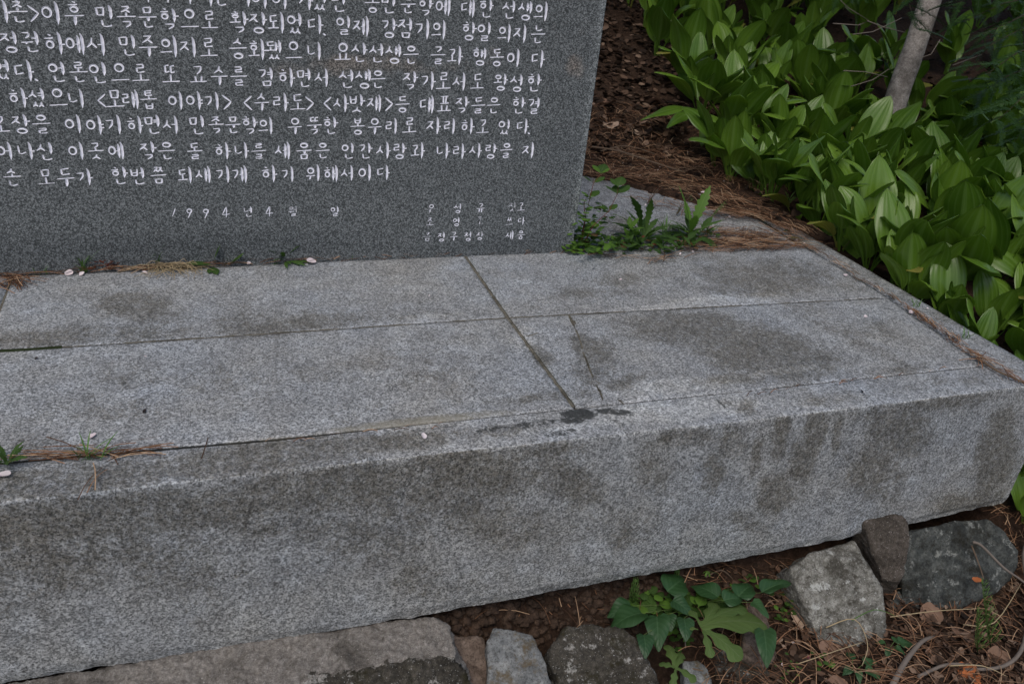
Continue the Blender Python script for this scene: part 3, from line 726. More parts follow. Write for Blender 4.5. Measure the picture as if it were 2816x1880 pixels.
# per line: list of (char, photo x of its middle), and the line through the middles of the characters
LINES = [
 ([('지', a3(30)), ('기', a3(240)), ('이', a3(470)), ('서', a3(685)), ('은', a3(850)), ('지', a3(1080)), ('이', a3(1255)), ('어', a3(1465)), ('가', a3(1720)), ('졌', a3(1880)), ('던', a3(2080)), ('농', a2(755)), ('민', a2(860)), ('문', a2(985)), ('학', a2(1100)), ('에', a2(1215)), ('대', a2(1375)), ('한', a2(1490)), ('선', a2(1640)), ('생', a2(1745)), ('의', a2(1850))], [(390, -22), (1478, 32)], 1.0, {}),
 ([('하', -6), ('촌', a1(120)), ('>', a1(228)), ('이', a1(360)), ('후', a1(525)), ('민', a1(745)), ('족', a1(898)), ('문', a1(1050)), ('학', a1(1205)), ('으', a1(1350)), ('로', a1(1495)), ('확', a1(1710)), ('장', a1(1845)), ('되', a1(1980)), ('었', a1(2110)), ('다', a2(385)), ('.', a2(450)), ('일', a2(570)), ('제', a2(685)), ('강', a2(862)), ('점', a2(970)), ('기', a2(1080)), ('의', a2(1190)), ('항', a2(1380)), ('일', a2(1480)), ('의', a2(1612)), ('지', a2(1712)), ('는', a2(1825))], [(138, 38), (1387, 91.5)], 1.0, {1: .3}),
 ([('정', a1(60)), ('권', a1(215)), ('하', a1(380)), ('에', a1(535)), ('서', a1(685)), ('민', a1(910)), ('주', a1(1055)), ('의', a1(1210)), ('지', a1(1345)), ('로', a1(1490)), ('승', a1(1700)), ('화', a1(1840)), ('됐', a1(1960)), ('으', a2(245)), ('니', a2(380)), ('요', a2(565)), ('산', a2(670)), ('선', a2(785)), ('생', a2(895)), ('은', a2(1005)), ('글', a2(1180)), ('과', a2(1290)), ('행', a2(1450)), ('동', a2(1560)), ('이', a2(1670)), ('다', a2(1825))], [(82, 117), (1411, 160)], 1.0, {}),
 ([('였', a1(5)), ('다', a1(160)), ('.', a1(250)), ('언', a1(405)), ('론', a1(555)), ('인', a1(700)), ('으', a1(850)), ('로', a1(1000)), ('또', a1(1215)), ('교', a1(1415)), ('수', a1(1565)), ('를', a1(1705)), ('겸', a2(70)), ('하', a2(200)), ('면', a2(315)), ('서', a2(430)), ('선', a2(590)), ('생', a2(700)), ('은', a2(790)), ('작', a2(1000)), ('가', a2(1115)), ('로', a2(1215)), ('서', a2(1320)), ('도', a2(1435)), ('왕', a2(1585)), ('성', a2(1690)), ('한', a2(1800))], [(61, 195), (1466, 230)], 1.0, {6: .25}),
 ([('하', a1(120)), ('셨', a1(260)), ('으', a1(405)), ('니', a1(540)), ('<', a1(720)), ('모', a1(815)), ('래', a1(930)), ('톱', a1(1060)), ('이', a1(1255)), ('야', a1(1385)), ('기', a1(1515)), ('>', a1(1618)), ('<', a1(1770)), ('수', a1(1870)), ('라', a1(2005)), ('도', a1(2130)), ('>', a1(2213)), ('<', a2(465)), ('사', a2(550)), ('밧', a2(655)), ('재', a2(770)), ('>', a2(860)), ('등', a2(950)), ('대', a2(1110)), ('표', a2(1220)), ('작', a2(1335)), ('들', a2(1440)), ('은', a2(1540)), ('한', a2(1700)), ('결', a2(1800))], [(46, 270), (1424, 292)], .97, {7: .2}),
 ([('고', a1(-8)), ('장', a1(140)), ('을', a1(290)), ('이', a1(520)), ('야', a1(670)), ('기', a1(810)), ('하', a1(960)), ('면', a1(1090)), ('서', a1(1220)), ('민', a1(1410)), ('족', a1(1545)), ('문', a1(1665)), ('학', a1(1785)), ('의', a1(1905)), ('우', a1(2110)), ('뚝', a1(2250)), ('한', a2(485)), ('봉', a2(660)), ('우', a2(770)), ('리', a2(880)), ('로', a2(995)), ('자', a2(1150)), ('리', a2(1255)), ('하', a2(1370)), ('고', a2(1470)), ('있', a2(1610)), ('다', a2(1725)), ('.', a2(1775))], [(54, 343), (1434, 349)], .95, {2: .34, 14: .22, 25: .25}),
 ([('어', a1(25)), ('나', a1(175)), ('신', a1(320)), ('이', a1(540)), ('곳', a1(680)), ('에', a1(830)), ('작', a1(1055)), ('은', a1(1190)), ('돌', a1(1390)), ('하', a1(1590)), ('나', a1(1725)), ('를', a1(1850)), ('세', a1(2025)), ('움', a1(2175)), ('은', a1(2310)), ('인', a2(600)), ('간', a2(710)), ('사', a2(825)), ('랑', a2(930)), ('과', a2(1050)), ('나', a2(1210)), ('라', a2(1315)), ('사', a2(1420)), ('랑', a2(1520)), ('을', a2(1620)), ('지', a2(1765))], [(67, 416), (1453, 415)], .95, {2: .2, 7: .33, 11: .36, 13: .25, 18: .2, 19: .22, 23: .22}),
 ([('손', a1(80)), ('모', a1(320)), ('두', a1(465)), ('가', a1(595)), ('한', a1(850)), ('번', a1(985)), ('쯤', a1(1130)), ('되', a1(1325)), ('새', a1(1455)), ('기', a1(1595)), ('게', a1(1715)), ('하', a1(1925)), ('기', a1(2060)), ('위', a1(2245)), ('해', a2(490)), ('서', a2(595)), ('이', a2(710)), ('다', a2(825))], [(178, 487), (1051, 475)], .93, {0: .42, 1: .38, 4: .3, 6: .3, 11: .28, 14: .2}),
 ([('1', a1(1245)), ('9', a1(1355)), ('9', a1(1475)), ('4', a1(1610)), ('년', 680), ('4', 736), ('월', 804), ('일', 919)], [(477, 586), (919, 581)], .62, {1: .22, 2: .16, 4: .38, 6: .42, 7: .2}),
 ([('유', 1184), ('성', 1257), ('규', 1320), ('짓', 1407), ('고', 1431)], [(1184, 574), (1431, 569)], .60, {0: .5, 1: .3, 2: .3, 3: .46, 4: .3}),
 ([('조', 1180), ('영', 1253), ('조', 1317), ('쓰', 1399), ('다', 1431)], [(1180, 611), (1431, 608)], .56, {0: .34, 1: .2, 2: .48, 3: .34, 4: .15}),
 ([('금', 1173), ('정', 1212), ('구', 1246), ('청', 1285), ('장', 1317), ('세', 1400), ('움', 1430)], [(1173, 652), (1430, 646)], .58, {0: .44, 1: .24, 2: .2, 3: .36, 4: .44, 5: .34, 6: .4}),
]
rr = random.Random(3)
C = dict(v=[], d=[], f=[], c=[]); NAMES = []
for chars, ln, hs, fd in LINES:
    (xa, ya), (xb, yb) = ln
    za, zb_ = BY(xa, ya, YST).z, BY(xb, yb, YST).z
    wa, wb = BY(xa, ya, YST).x, BY(xb, yb, YST).x
    for i, (ch, px) in enumerate(chars):
        X = BY(px, ya + (yb - ya) * (px - xa) / (xb - xa), YST).x
        Z = za + (zb_ - za) * (X - wa) / (wb - wa)
        s = 0.0370 * hs * rr.uniform(.95, 1.05)
        draw_char(C, len(NAMES), ch, X + (0.002 if ch not in '.' else 0), Z + rr.uniform(-.001, .001), s, s * .82, fd.get(i, rr.uniform(-.2, -.02)) - (.02 if hs < .8 else 0), rr, 1.12 if hs > .8 else 1.05)
        NAMES.append('punctuation_mark' if ch in '.<>' else 'carved_character')
# the face of the stone is cut by the strokes: outside them it stays flat, inside it falls to the bottom of a V groove
from mathutils import geometry as geo
import time; t0_ = time.time()
Z0 = -0.004; XE = X1 - 0.002
tris = []                                   # every stroke quad as two anticlockwise triangles
for (i, j, k, l), cf in zip(C['f'], C['c']):
    for t in ((i, j, k), (i, k, l)):
        p, q, r_ = (C['v'][n] for n in t); ar = (q[0] - p[0]) * (r_[1] - p[1]) - (q[1] - p[1]) * (r_[0] - p[0])
        if abs(ar) > 1e-9: tris.append((t if ar > 0 else t[::-1], cf))
chs = {}
for t, cf in tris: chs.setdefault(cf[0], []).append((t, cf))
bb = {}
for cid, ts in chs.items():
    xs = [C['v'][n][0] for t, _ in ts for n in t]; zs_ = [C['v'][n][1] for t, _ in ts for n in t]; bb[cid] = (min(xs), max(xs), min(zs_), max(zs_))
def merge(items, lo, hi):
    """items: (a, b, id) -> groups of overlapping ones with cut positions half way between groups"""
    items = sorted(items); G = []
    for a_, b_, k in items:
        if G and a_ < G[-1][1] + .0006: G[-1][1] = max(G[-1][1], b_); G[-1][2].append(k)
        else: G.append([a_, b_, [k]])
    cuts = [lo] + [(G[i][1] + G[i + 1][0]) / 2 for i in range(len(G) - 1)] + [hi]
    return [(cuts[i], cuts[i + 1], G[i][2]) for i in range(len(G))]
Z0 = -0.004; XE = X1 - 0.002
V, F, pk, dt, wr = [], [], [], [], []; per = {}
def addv(p):
    edge = p.x > XE - .0005
    if edge: p.x += 0.0006 * noise.noise(Vector((0, 3, p.z * 60)))
    V.append(p - SO); pk.append(.6 * blobs(P_ST, p)); dt.append(min(1, blobs(D_ST, p) + max(0, .25 * noise.noise(p * 4)))); wr.append(0.6 if edge else 0.0); return len(V) - 1
def plain_grid(xa, xb, za, zb):
    n = max(1, round((xb - xa) / .02)); m = max(1, round((zb - za) / .02)); b_ = len(V)
    for j in range(m + 1):
        for i in range(n + 1): addv(Vector((xa + (xb - xa) * i / n, YST, za + (zb - za) * j / m)))
    F.extend(grid_faces(n + 1, m + 1, b_))
strips = merge([(v[2], v[3], k) for k, v in bb.items()], 0, 0)
strips = [(a_, b_, ks) for a_, b_, ks in strips]
zlo = min(v[2] for v in bb.values()) - .003; zhi = max(v[3] for v in bb.values()) + .003
strips[0] = (zlo, strips[0][1], strips[0][2]); strips[-1] = (strips[-1][0], zhi, strips[-1][2])
plain_grid(X0, XE, Z0, zlo); plain_grid(X0, XE, zhi, ZT)
for za, zb, ks in strips:
    for xa, xb, cs in merge([(bb[k][0], bb[k][1], k) for k in ks], X0, XE):
        xl_, xr_ = min(bb[k][0] for k in cs) - .001, max(bb[k][1] for k in cs) + .001
        if xl_ - xa > .04: plain_grid(xa, xl_, za, zb); xa = xl_
        if xb - xr_ > .04: plain_grid(xr_, xb, za, zb); xb = xr_
        mp, pin, dd_, fc, own_ = {}, [], [], [], []
        for k in cs:
            for t, cf in chs[k]:
                for n in t:
                    if n not in mp: mp[n] = len(pin); pin.append(Vector((C['v'][n][0] - xa, C['v'][n][1] - za)) * 20); dd_.append(C['d'][n])
                fc.append([mp[n] for n in t]); own_.append(cf)
        nst = len(pin)
        nx_, nz_ = max(1, round((xb - xa) / .03)), max(1, round((zb - za) / .03))
        for j in range(nz_ + 1):
            for i in range(nx_ + 1):
                if i in (0, nx_) or j in (0, nz_): pin.append(Vector(((xb - xa) * i / nx_, (zb - za) * j / nz_)) * 20)
        ov, oe, of, origv, orige, origf = geo.delaunay_2d_cdt(pin, [], fc, 0, 1e-6)
        own = [own_[min(o)] if o else None for o in origf]
        out = [False] * len(ov); hit = [False] * len(ov)
        for f, o in zip(of, own):
            for i in f:
                hit[i] = True
                if o is None: out[i] = True
        P_ = []
        for i in range(len(ov)):
            d = 0.0
            if not out[i]:
                ds = [dd_[n] for n in origv[i] if n < nst]; d = max(ds) if ds and max(ds) > 0 else .0009
            x_, z_ = xa + ov[i].x / 20, za + ov[i].y / 20
            if abs(x_ - xa) < 2e-6 or abs(x_ - xb) < 2e-6 or abs(z_ - za) < 2e-6 or abs(z_ - zb) < 2e-6: d = 0
            P_.append(Vector((x_, YST + d, z_)))
        ix = {}
        for f, o in zip(of, own):
            if o is None:
                for i in f:
                    if i not in ix: ix[i] = addv(P_[i].copy())
                F.append(tuple(ix[i] for i in f))
            else: per.setdefault(o[0], []).append(([P_[i] for i in f], o[1]))
print('carving', time.time() - t0_, len(V))
# sides, top and back of the stone
b0 = len(V); rim = [(XE, 0), (X1, .0015), (X1, .22), (X0, .22), (X0, 0)]
for z in [Z0 + (ZT - Z0) * j / nz for j in range(nz + 1)]:
    for x, dy in rim: V.append(Vector((x + (.0006 * noise.noise(Vector((0, 3, z * 60))) if dy == 0 and x > 0 else 0), YST + dy, z)) - SO); pk.append(0); dt.append(.2); wr.append(.9 if x > 0 and dy < .01 else 0)
F += [tuple(b0 + q for q in f) for f in grid_faces(5, nz + 1)]
n5 = b0 + nz * 5; F.append((n5, n5 + 1, n5 + 2, n5 + 3, n5 + 4))
link('slab', mesh('slab', V, F, M['stele'], smooth=False, attrs=dict(pink=pk, dirt=dt, wear=wr)), stele)
for cid, fs in per.items():
    V, F, A, ix = [], [], [], {}
    for f, fd_ in fs:
        q = []
        for p in f:
            key = (round(p.x, 6), round(p.z, 6))
            if key not in ix: ix[key] = len(V); V.append(p - SO); A.append(fd_)
            q.append(ix[key])
        if len(set(q)) == 3: F.append(tuple(q))
    link(NAMES[cid], mesh(NAMES[cid], V, F, M['paint'], smooth=False, attrs=dict(fade=A)), stele)

# ------------------------------------------------------------------ rocks and rough footing under the kerb
import bmesh
def rock(name, pts, mat, label, cat, depth=(0.01, 0.05, -0.14), amp=0.006, vox=0.0042, fr=14, shrink=0.0):
    P = [BP(*p) for p in pts]
    ctr = sum(P, Vector()) / len(P)
    P = P + [p + Vector(depth) for p in P]
    bm = bmesh.new()
    for p in P: bm.verts.new(p - ctr)
    r = bmesh.ops.convex_hull(bm, input=bm.verts)
    bmesh.ops.delete(bm, geom=[v for v in bm.verts if not v.link_faces], context='VERTS')
    bmesh.ops.bevel(bm, geom=list(bm.edges), offset=0.0015, segments=1, affect='EDGES')
    me = bpy.data.meshes.new(name); bm.to_mesh(me); bm.free()
    o = bpy.data.objects.new(name, me); col.objects.link(o)
    md = o.modifiers.new('r', 'REMESH'); md.mode = 'VOXEL'; md.voxel_size = vox
    dg = bpy.context.evaluated_depsgraph_get(); dg.update()
    m2 = bpy.data.meshes.new_from_object(o.evaluated_get(dg)); o.modifiers.clear(); o.data = m2
    ns = [v.normal.copy() for v in m2.vertices]
    for v, n in zip(m2.vertices, ns):
        q = v.co + ctr
        c3 = noise.voronoi(q * fr * 1.1)[0]; a = 0.5 * noise.noise(q * fr) + 0.9 * (c3[1] - c3[0] - .4) + 0.35 * noise.noise(q * fr * 5) + 0.28 * noise.noise(q * fr * 12) + .15 * noise.noise(q * fr * 28)
        v.co += n * amp * a
    m2.materials.clear(); m2.materials.append(mat)
    m2.polygons.foreach_set('use_smooth', [True] * len(m2.polygons)); m2.update()
    o.location = ctr
    return tag(o, label, cat)
rock('mortar_footing', [(-420, 1960, -.334), (640, 1770, -.338), (1170, 1690, -.348), (1236, 1712, -.35), (1250, 1800, -.355), (700, 1895, -.345), (0, 2030, -.345), (-420, 2110, -.345), (1250, 1800, -.38), (1330, 1960, -.47), (-420, 2300, -.47)], M['footing'], 'rough sandy mortar ledge under the left half of the front kerb', 'footing', amp=.007, vox=.004, fr=34, depth=(0, .09, -.1))
rock('mortar_lump', [(480, 1925, -.352), (700, 1862, -.347), (860, 1850, -.347), (1000, 1858, -.348), (1120, 1822, -.35), (1246, 1796, -.354), (1290, 1850, -.37), (1330, 1960, -.42), (900, 2010, -.40), (440, 2040, -.41)], M['footdark'], 'dark mossy crust along the lower edge of the mortar ledge', 'stone', amp=.010, vox=.0042, fr=34, depth=(0, .02, -.05))
rock('stone', [(1238, 1738, -.395), (1330, 1752, -.40), (1352, 1800, -.41), (1385, 1960, -.46), (1330, 1960, -.46), (1240, 1800, -.41)], M['redstone'], 'reddish brown stone wedged right of the mortar ledge', 'stone', amp=.006, fr=26)
rock('stone', [(1357, 1722, -.372), (1398, 1726, -.372), (1440, 1752, -.375), (1462, 1742, -.378), (1495, 1800, -.385), (1545, 1960, -.43), (1345, 1960, -.44), (1338, 1770, -.378)], M['greystone'], 'pointed blue grey stone standing between two darker lumps', 'stone', amp=.005, fr=18)
rock('mortar_lump', [(1512, 1768, -.37), (1560, 1722, -.36), (1630, 1710, -.36), (1700, 1722, -.36), (1756, 1745, -.365), (1752, 1790, -.375), (1800, 1850, -.40), (1850, 1960, -.46), (1560, 1960, -.46), (1510, 1810, -.38)], M['footdark'], 'dark weathered mortar lump with white flecks at the bottom edge', 'stone', amp=.008, fr=24)
rock('stone', [(1878, 1812, -.44), (1925, 1812, -.44), (1950, 1835, -.445), (1985, 1960, -.47), (1880, 1960, -.47)], M['greystone'], 'small pale grey stone under the lobed leaves', 'stone', amp=.005)
rock('stone', [(2052, 1655, -.43), (2098, 1646, -.43), (2122, 1740, -.44), (2138, 1805, -.45), (2100, 1835, -.455), (2040, 1800, -.45)], M['redstone'], 'flat tan stone slab tucked behind the lobed leaves', 'stone', amp=.003, depth=(0.0, .01, -.06))
rock('stone', [(1950, 1780, -.46), (2060, 1770, -.455), (2120, 1850, -.465), (2100, 1960, -.48), (1990, 1960, -.49)], M['footdark'], 'low brown stone in the soil below the lobed leaves', 'stone', amp=.006, depth=(0.0, .02, -.06))
rock('stone', [(2172, 1562, -.36), (2230, 1520, -.345), (2352, 1484, -.345), (2380, 1545, -.355), (2432, 1622, -.385), (2440, 1690, -.425), (2442, 1755, -.47), (2340, 1790, -.478), (2262, 1785, -.478), (2225, 1690, -.445), (2176, 1590, -.38)], M['palestone'], 'pale lichened stone block propping up the front kerb', 'stone', depth=(.01, .06, -.08), amp=.0045, fr=22, vox=.0045)
rock('stone', [(2368, 1424, -.285), (2430, 1408, -.282), (2484, 1413, -.285), (2502, 1440, -.295), (2504, 1500, -.33), (2478, 1600, -.395), (2425, 1590, -.395), (2395, 1500, -.345), (2372, 1452, -.31)], M['brownstone'], 'rough brown wedge stone leaning on the face of the kerb', 'stone', depth=(.03, .035, -.10), amp=.005, fr=30)
rock('boulder', [(2500, 1458, -.335), (2650, 1428, -.328), (2715, 1422, -.325), (2760, 1455, -.34), (2808, 1512, -.37), (2798, 1560, -.40), (2752, 1625, -.44), (2640, 1672, -.47), (2540, 1682, -.475), (2478, 1650, -.46), (2480, 1560, -.40)], M['boulder'], 'large dark blue grey boulder at the right under the kerb corner', 'boulder', depth=(.03, .10, -.14), amp=.008, fr=12)
rock('stone', [(2455, 1640, -.455), (2500, 1590, -.45), (2520, 1670, -.47), (2440, 1700, -.475)], M['boulder'], 'small dark stone between the pale block and the boulder', 'stone', amp=.006)

# ------------------------------------------------------------------ loose pieces that nobody could count
def in_plinth(x, y): return x < xR(y) and y > 1.02 and y < 2.62 and x < 1.645
def surf(x, y):
    g = ground_h(x, y)
    if y > 1.06 and in_plinth(x, y) and y < 2.6:
        return max(0.0, g)
    return g
class Pile:
    def __init__(s): s.V, s.F, s.T = [], [], []
    def needle(s, x, y, z, an, L, w_=0.0009, tint=.5, bend=.2, lift=.004):
        n = 4; b = len(s.V); px, py = x, y; a = an
        for k in range(n):
            zz = z + lift * math.sin(math.pi * k / (n - 1)) + 0.0008
            sx, sy = -math.sin(a) * w_ / 2, math.cos(a) * w_ / 2
            s.V += [(px + sx, py + sy, zz), (px - sx, py - sy, zz + .0004)]; s.T += [tint, tint]
            px += math.cos(a) * L / (n - 1); py += math.sin(a) * L / (n - 1); a += bend / (n - 1)
        for k in range(n - 1): s.F.append((b + 2 * k, b + 2 * k + 1, b + 2 * k + 3, b + 2 * k + 2))
    def flake(s, x, y, z, size, tint, r):
        b = len(s.V); an = r.uniform(0, 6.28); E = Euler((r.uniform(-.6, .6), r.uniform(-.6, .6), an)).to_matrix(); cu = r.uniform(-1.2, 1.2); asp = r.uniform(.4, .8)
        for j in range(4):
            t = j / 3; wdt = asp * (.25, 1.0, .9, .12)[j]
            for i in (-1, 0, 1):
                q = Vector(((t - .5) * size, i * wdt * size * .5, cu * size * ((i * wdt) ** 2 * .45 + (t - .5) ** 2 * .5) + r.uniform(-.04, .04) * size))
                q = E @ q; s.V.append((x + q.x, y + q.y, z + q.z + size * .22)); s.T.append(tint)
        for j in range(3):
            for i in range(2): a = b + j * 3 + i; s.F.append((a, a + 1, a + 4, a + 3))
    def lump(s, x, y, z, rad, r, tint=.5):
        b = len(s.V); rot = Euler((r.uniform(0, 6), r.uniform(0, 6), r.uniform(0, 6))).to_matrix()
        for q in ICO[0]:
            v = rot @ (Vector(q) * rad * r.uniform(.65, 1.15)); s.V.append((x + v.x, y + v.y, z + v.z * .75)); s.T.append(tint)
        for f in ICO[1]: s.F.append(tuple(b + i for i in f))
    def build(s, name, mat, smooth=True):
        o = link(name, mesh(name, s.V, s.F, mat, smooth, attrs=dict(tint=s.T))); o['kind'] = 'stuff'; return o
_b = bmesh.new(); bmesh.ops.create_icosphere(_b, subdivisions=2, radius=1); _b.verts.ensure_lookup_table()
ICO = ([v.co.copy() for v in _b.verts], [tuple(v.index for v in f.verts) for f in _b.faces]); _b.free()
r = random.Random(11)
def along(pts, t):
    L = [0]
    for i in range(1, len(pts)): L.append(L[-1] + math.dist(pts[i], pts[i - 1]))
    d = t * L[-1]; i = 1
    while i < len(pts) - 1 and L[i] < d: i += 1
    u = (d - L[i - 1]) / max(1e-9, L[i] - L[i - 1])
    return [pts[i - 1][k] * (1 - u) + pts[i][k] * u for k in (0, 1)], math.atan2(pts[i][1] - pts[i - 1][1], pts[i][0] - pts[i - 1][0])
pn = Pile()
def needle_path(pts, cnt, sx, sy, Lr=(.04, .075), dev=.25, tint=(.15, 1.0), z=0.001, w_=.0015, zr=.008):
    cnt = int(cnt * .62)
    P3 = [BP(*q) for q in pts]; pp = [(q.x, q.y) for q in P3]
    for i in range(cnt):
        (x, y), an = along(pp, r.random()); L = r.uniform(*Lr); a = an + r.gauss(0, dev * 1.35) + (math.pi if r.random() < .5 else 0)
        x += r.gauss(0, sx) - math.cos(a) * L / 2; y += r.gauss(0, sy) - math.sin(a) * L / 2
        pn.needle(x, y, z + r.random() * zr, a, L, w_, r.uniform(*tint), r.gauss(0, .35))
needle_path([(0, 762), (500, 738), (1000, 712), (1560, 692)], 260, .01, .0035, dev=.10, z=0.001)
needle_path([(0, 775), (40, 785)], 90, .02, .012, dev=.5, tint=(.1, .9))
needle_path([(600, 735), (350, 745)], 50, .03, .006, dev=.15)
needle_path([(60, 1268), (400, 1245)], 75, .02, .006, (.05, .09), dev=.13)
needle_path([(250, 1340), (290, 1300)], 5, .006, .006, (.05, .08), dev=.4)
needle_path([(150, 1240), (420, 1230)], 9, .02, .006, (.06, .1), dev=.3)
needle_path([(720, 1225), (1200, 1178)], 20, .02, .002, (.01, .03), dev=.1)
needle_path([(565, 1250), (585, 1200)], 2, .001, .001, (.05, .06), dev=.1, tint=(0, .2))
needle_path([(2150, 640), (2400, 790), (2520, 870), (2700, 1000)], 170, .004, .005, (.03, .06), dev=.14)
needle_path([(2500, 860), (2600, 920), (2700, 990)], 60, .01, .008, (.03, .06), dev=.3)
needle_path([(2690, 1000), (2816, 1055)], 30, .012, .01, (.05, .08), dev=.4)
needle_path([(2650, 1000), (2740, 985)], 10, .02, .01, (.05, .08), dev=.5)
needle_path([(2050, 1090), (2700, 1010)], 30, .02, .002, (.01, .03), dev=.1)
needle_path([(1600, 700), (1800, 722), (1900, 700)], 45, .02, .008, (.05, .09), dev=.2)
needle_path([(1880, 690), (2210, 685)], 200, .04, .010, (.04, .09), dev=.16)
needle_path([(1930, 670), (2150, 672)], 420, .05, .014, (.05, .09), dev=.3)
needle_path([(1960, 640), (2130, 655)], 300, .05, .016, (.05, .09), dev=.4)
needle_path([(1960, 590), (2100, 605), (2200, 650)], 420, .04, .02, (.05, .09), dev=.25, z=.004, zr=.012)
needle_path([(1780, 545), (1960, 600)], 120, .04, .02, (.05, .09), dev=.5)
needle_path([(1640, 480), (1760, 500), (1900, 530), (2060, 585)], 900, .05, .035, (.05, .09), dev=.35, z=.008, zr=.02)
needle_path([(1620, 430), (1800, 450), (1960, 490), (2080, 550)], 900, .06, .06, (.05, .09), dev=.6, z=.01, zr=.03, tint=(.0, 1.0))
needle_path([(2555, 1440), (2640, 1455)], 16, .02, .006, (.06, .09), dev=.25, z=-.325)
def scatter_px(poly_fn, n, fn):
    c = 0; t = 0
    while c < n and t < n * 30:
        t += 1; q = poly_fn(r)
        if q is None: continue
        g = BG(*q); fn(g); c += 1
def boxpx(x0, y0, x1, y1): return lambda r: (r.uniform(x0, x1), r.uniform(y0, y1))
def lay_needle(g): pn.needle(g.x, g.y, g.z + r.uniform(.004, .02), r.uniform(0, 6.28), r.uniform(.04, .08), .0014, r.uniform(.1, .95), r.gauss(0, .4), .008)
scatter_px(boxpx(1610, 300, 2000, 500), 900, lay_needle)
scatter_px(boxpx(1900, 1540, 2850, 1920), 800, lay_needle)
scatter_px(boxpx(2750, 1400, 2816, 1600), 90, lay_needle)
scatter_px(boxpx(1240, 1640, 1900, 1760), 25, lay_needle)
pn.build('pine_needles', M['needle'])
lf = Pile()
def lay_flake(g, s0=.012, s1=.038, lo=0, hi=1): lf.flake(g.x, g.y, g.z + r.uniform(0, .008), r.uniform(s0, s1), r.uniform(lo, hi), r)
scatter_px(boxpx(1600, -60, 1900, 440), 1400, lambda g: lay_flake(g, .012, .04, 0, .95))
scatter_px(boxpx(1900, -60, 2900, 480), 700, lambda g: lay_flake(g, .02, .05, 0, .7))
scatter_px(boxpx(1640, 430, 2120, 600), 200, lambda g: lay_flake(g, .008, .022, 0, .9))
scatter_px(boxpx(2440, 1600, 2900, 1920), 1500, lambda g: lay_flake(g, .006, .021, .0, .98))
scatter_px(boxpx(2110, 1560, 2480, 1920), 500, lambda g: lay_flake(g, .006, .02, .1, .98))
scatter_px(boxpx(1800, 1560, 2150, 1650), 60, lambda g: lay_flake(g, .01, .025, .1, .8))
scatter_px(boxpx(2100, 500, 2816, 1300), 300, lambda g: lay_flake(g, .02, .04, 0, .6))
lf.build('leaf_litter', M['litter'])
ct = Pile()
def lay_clod(g):
    rad = .0025 + .010 * r.random() ** 3; ct.lump(g.x, g.y, g.z + rad * .2, rad, r)
scatter_px(boxpx(1180, 1580, 1830, 1780), 900, lay_clod)
scatter_px(boxpx(1820, 1540, 2500, 1920), 350, lay_clod)
scatter_px(boxpx(1620, 300, 2100, 480), 120, lay_clod)
ct.build('soil_crumbs', M['clod'])
fl = Pile()   # small pale flecks of fallen blossom
def fleck(px, py, z=None):
    g = BP(px, py, z) if z is not None else BG(px, py)
    fl.flake(g.x, g.y, g.z + .001, r.uniform(.005, .010), 1, r)
for q in [(1680, 460), (1712, 450), (1738, 470), (1760, 485), (1800, 470), (1815, 462), (1850, 520), (1700, 520), (1600, 380), (1905, 390), (1890, 420), (1950, 480), (1990, 500)]: fleck(*q)
for q in [(1855, 690), (1905, 695), (1870, 700), (1990, 580), (2005, 598), (2050, 630), (2080, 668), (1960, 620), (2190, 660), (1985, 690), (2210, 670), (1775, 565), (400, 982), (1180, 815), (2330, 600), (2550, 850), (2600, 905), (2130, 600)]: fleck(*q, 0.004)
for q in [(2320, 1845), (2240, 1760), (2180, 1770), (2150, 1830), (2640, 1730)]: fleck(*q)
fl.build('blossom_flecks', M['petal'])

# ------------------------------------------------------------------ leaves
def wf_hosta(t): return max(.03, math.sin(math.pi * min(1, t) ** .80)) ** .66 if 0 < t < .995 else 0.03
def wf_lance(t): return max(.05, math.sin(math.pi * t) ** .9)
def wf_oval(t): return max(.06, math.sin(math.pi * t ** .9) ** .6)
def wf_heart(t): return max(.04, math.sin(math.pi * (t * .97 + .02) ** .52) ** .75 * (1 - .25 * t))
def wf_teeth(t):
    b = math.sin(math.pi * t ** 1.15) ** .8; return max(.05, b * (.55 + .45 * abs(((t * 7.5) % 1) * 1.0)))
def wf_lobe(t):
    b = (.22 + .95 * t) * (1 - max(0, t - .72) / .28 * .75 if t < 1 else .1); return max(.06, b * (.80 + .24 * math.cos(t * 2 * math.pi * 2.2 + .4)))
def leaf_mesh(L, W, wf, a0, a1, fold=.35, stalk=0.0, sw=.003, nt=14, ns=4, twist=0.0, rib=0.0, wave=0.0, mat=None, name='leaf', seed=0, drop=1.0):
    V, F, UV = [], [], []; tot = L + stalk; ks = max(1, int(4 * stalk / max(L, 1e-6) + 1)) if stalk else 0
    T = [stalk * k / ks for k in range(ks)] + [stalk + L * k / nt for k in range(nt + 1)]
    x = z = 0.0; prev = 0.0
    for d in T:
        f = d / tot; a = R_(a0 + (a1 - a0) * f ** drop); x += math.cos(a) * (d - prev); z += math.sin(a) * (d - prev); prev = d
        t = (d - stalk) / L
        w_ = sw if t < 0 else max(sw * (1 - t), W * wf(min(1, t)))
        fo = fold * (1.6 if t < 0 else 1.3 - .9 * t); tw = twist * max(0, t)
        for i in range(-ns, ns + 1):
            u = i / ns; off = u * w_ * math.cos(fo * abs(u) ** .5); up = abs(u) * w_ * math.sin(fo) + (rib * math.cos(u * math.pi * 5) if t > 0 else 0) + wave * w_ * math.sin(t * 7 + seed + u) * u * u
            up -= .25 * w_ * u * u if t > 0 else 0
            oy = off * math.cos(tw) - up * math.sin(tw); ou = off * math.sin(tw) + up * math.cos(tw)
            V.append((x - math.sin(a) * ou, oy, z + math.cos(a) * ou)); UV.append((.5 + u * .5, max(0, t)))
    F = grid_faces(2 * ns + 1, len(T))
    return mesh(name, V, F, mat, uv=UV)
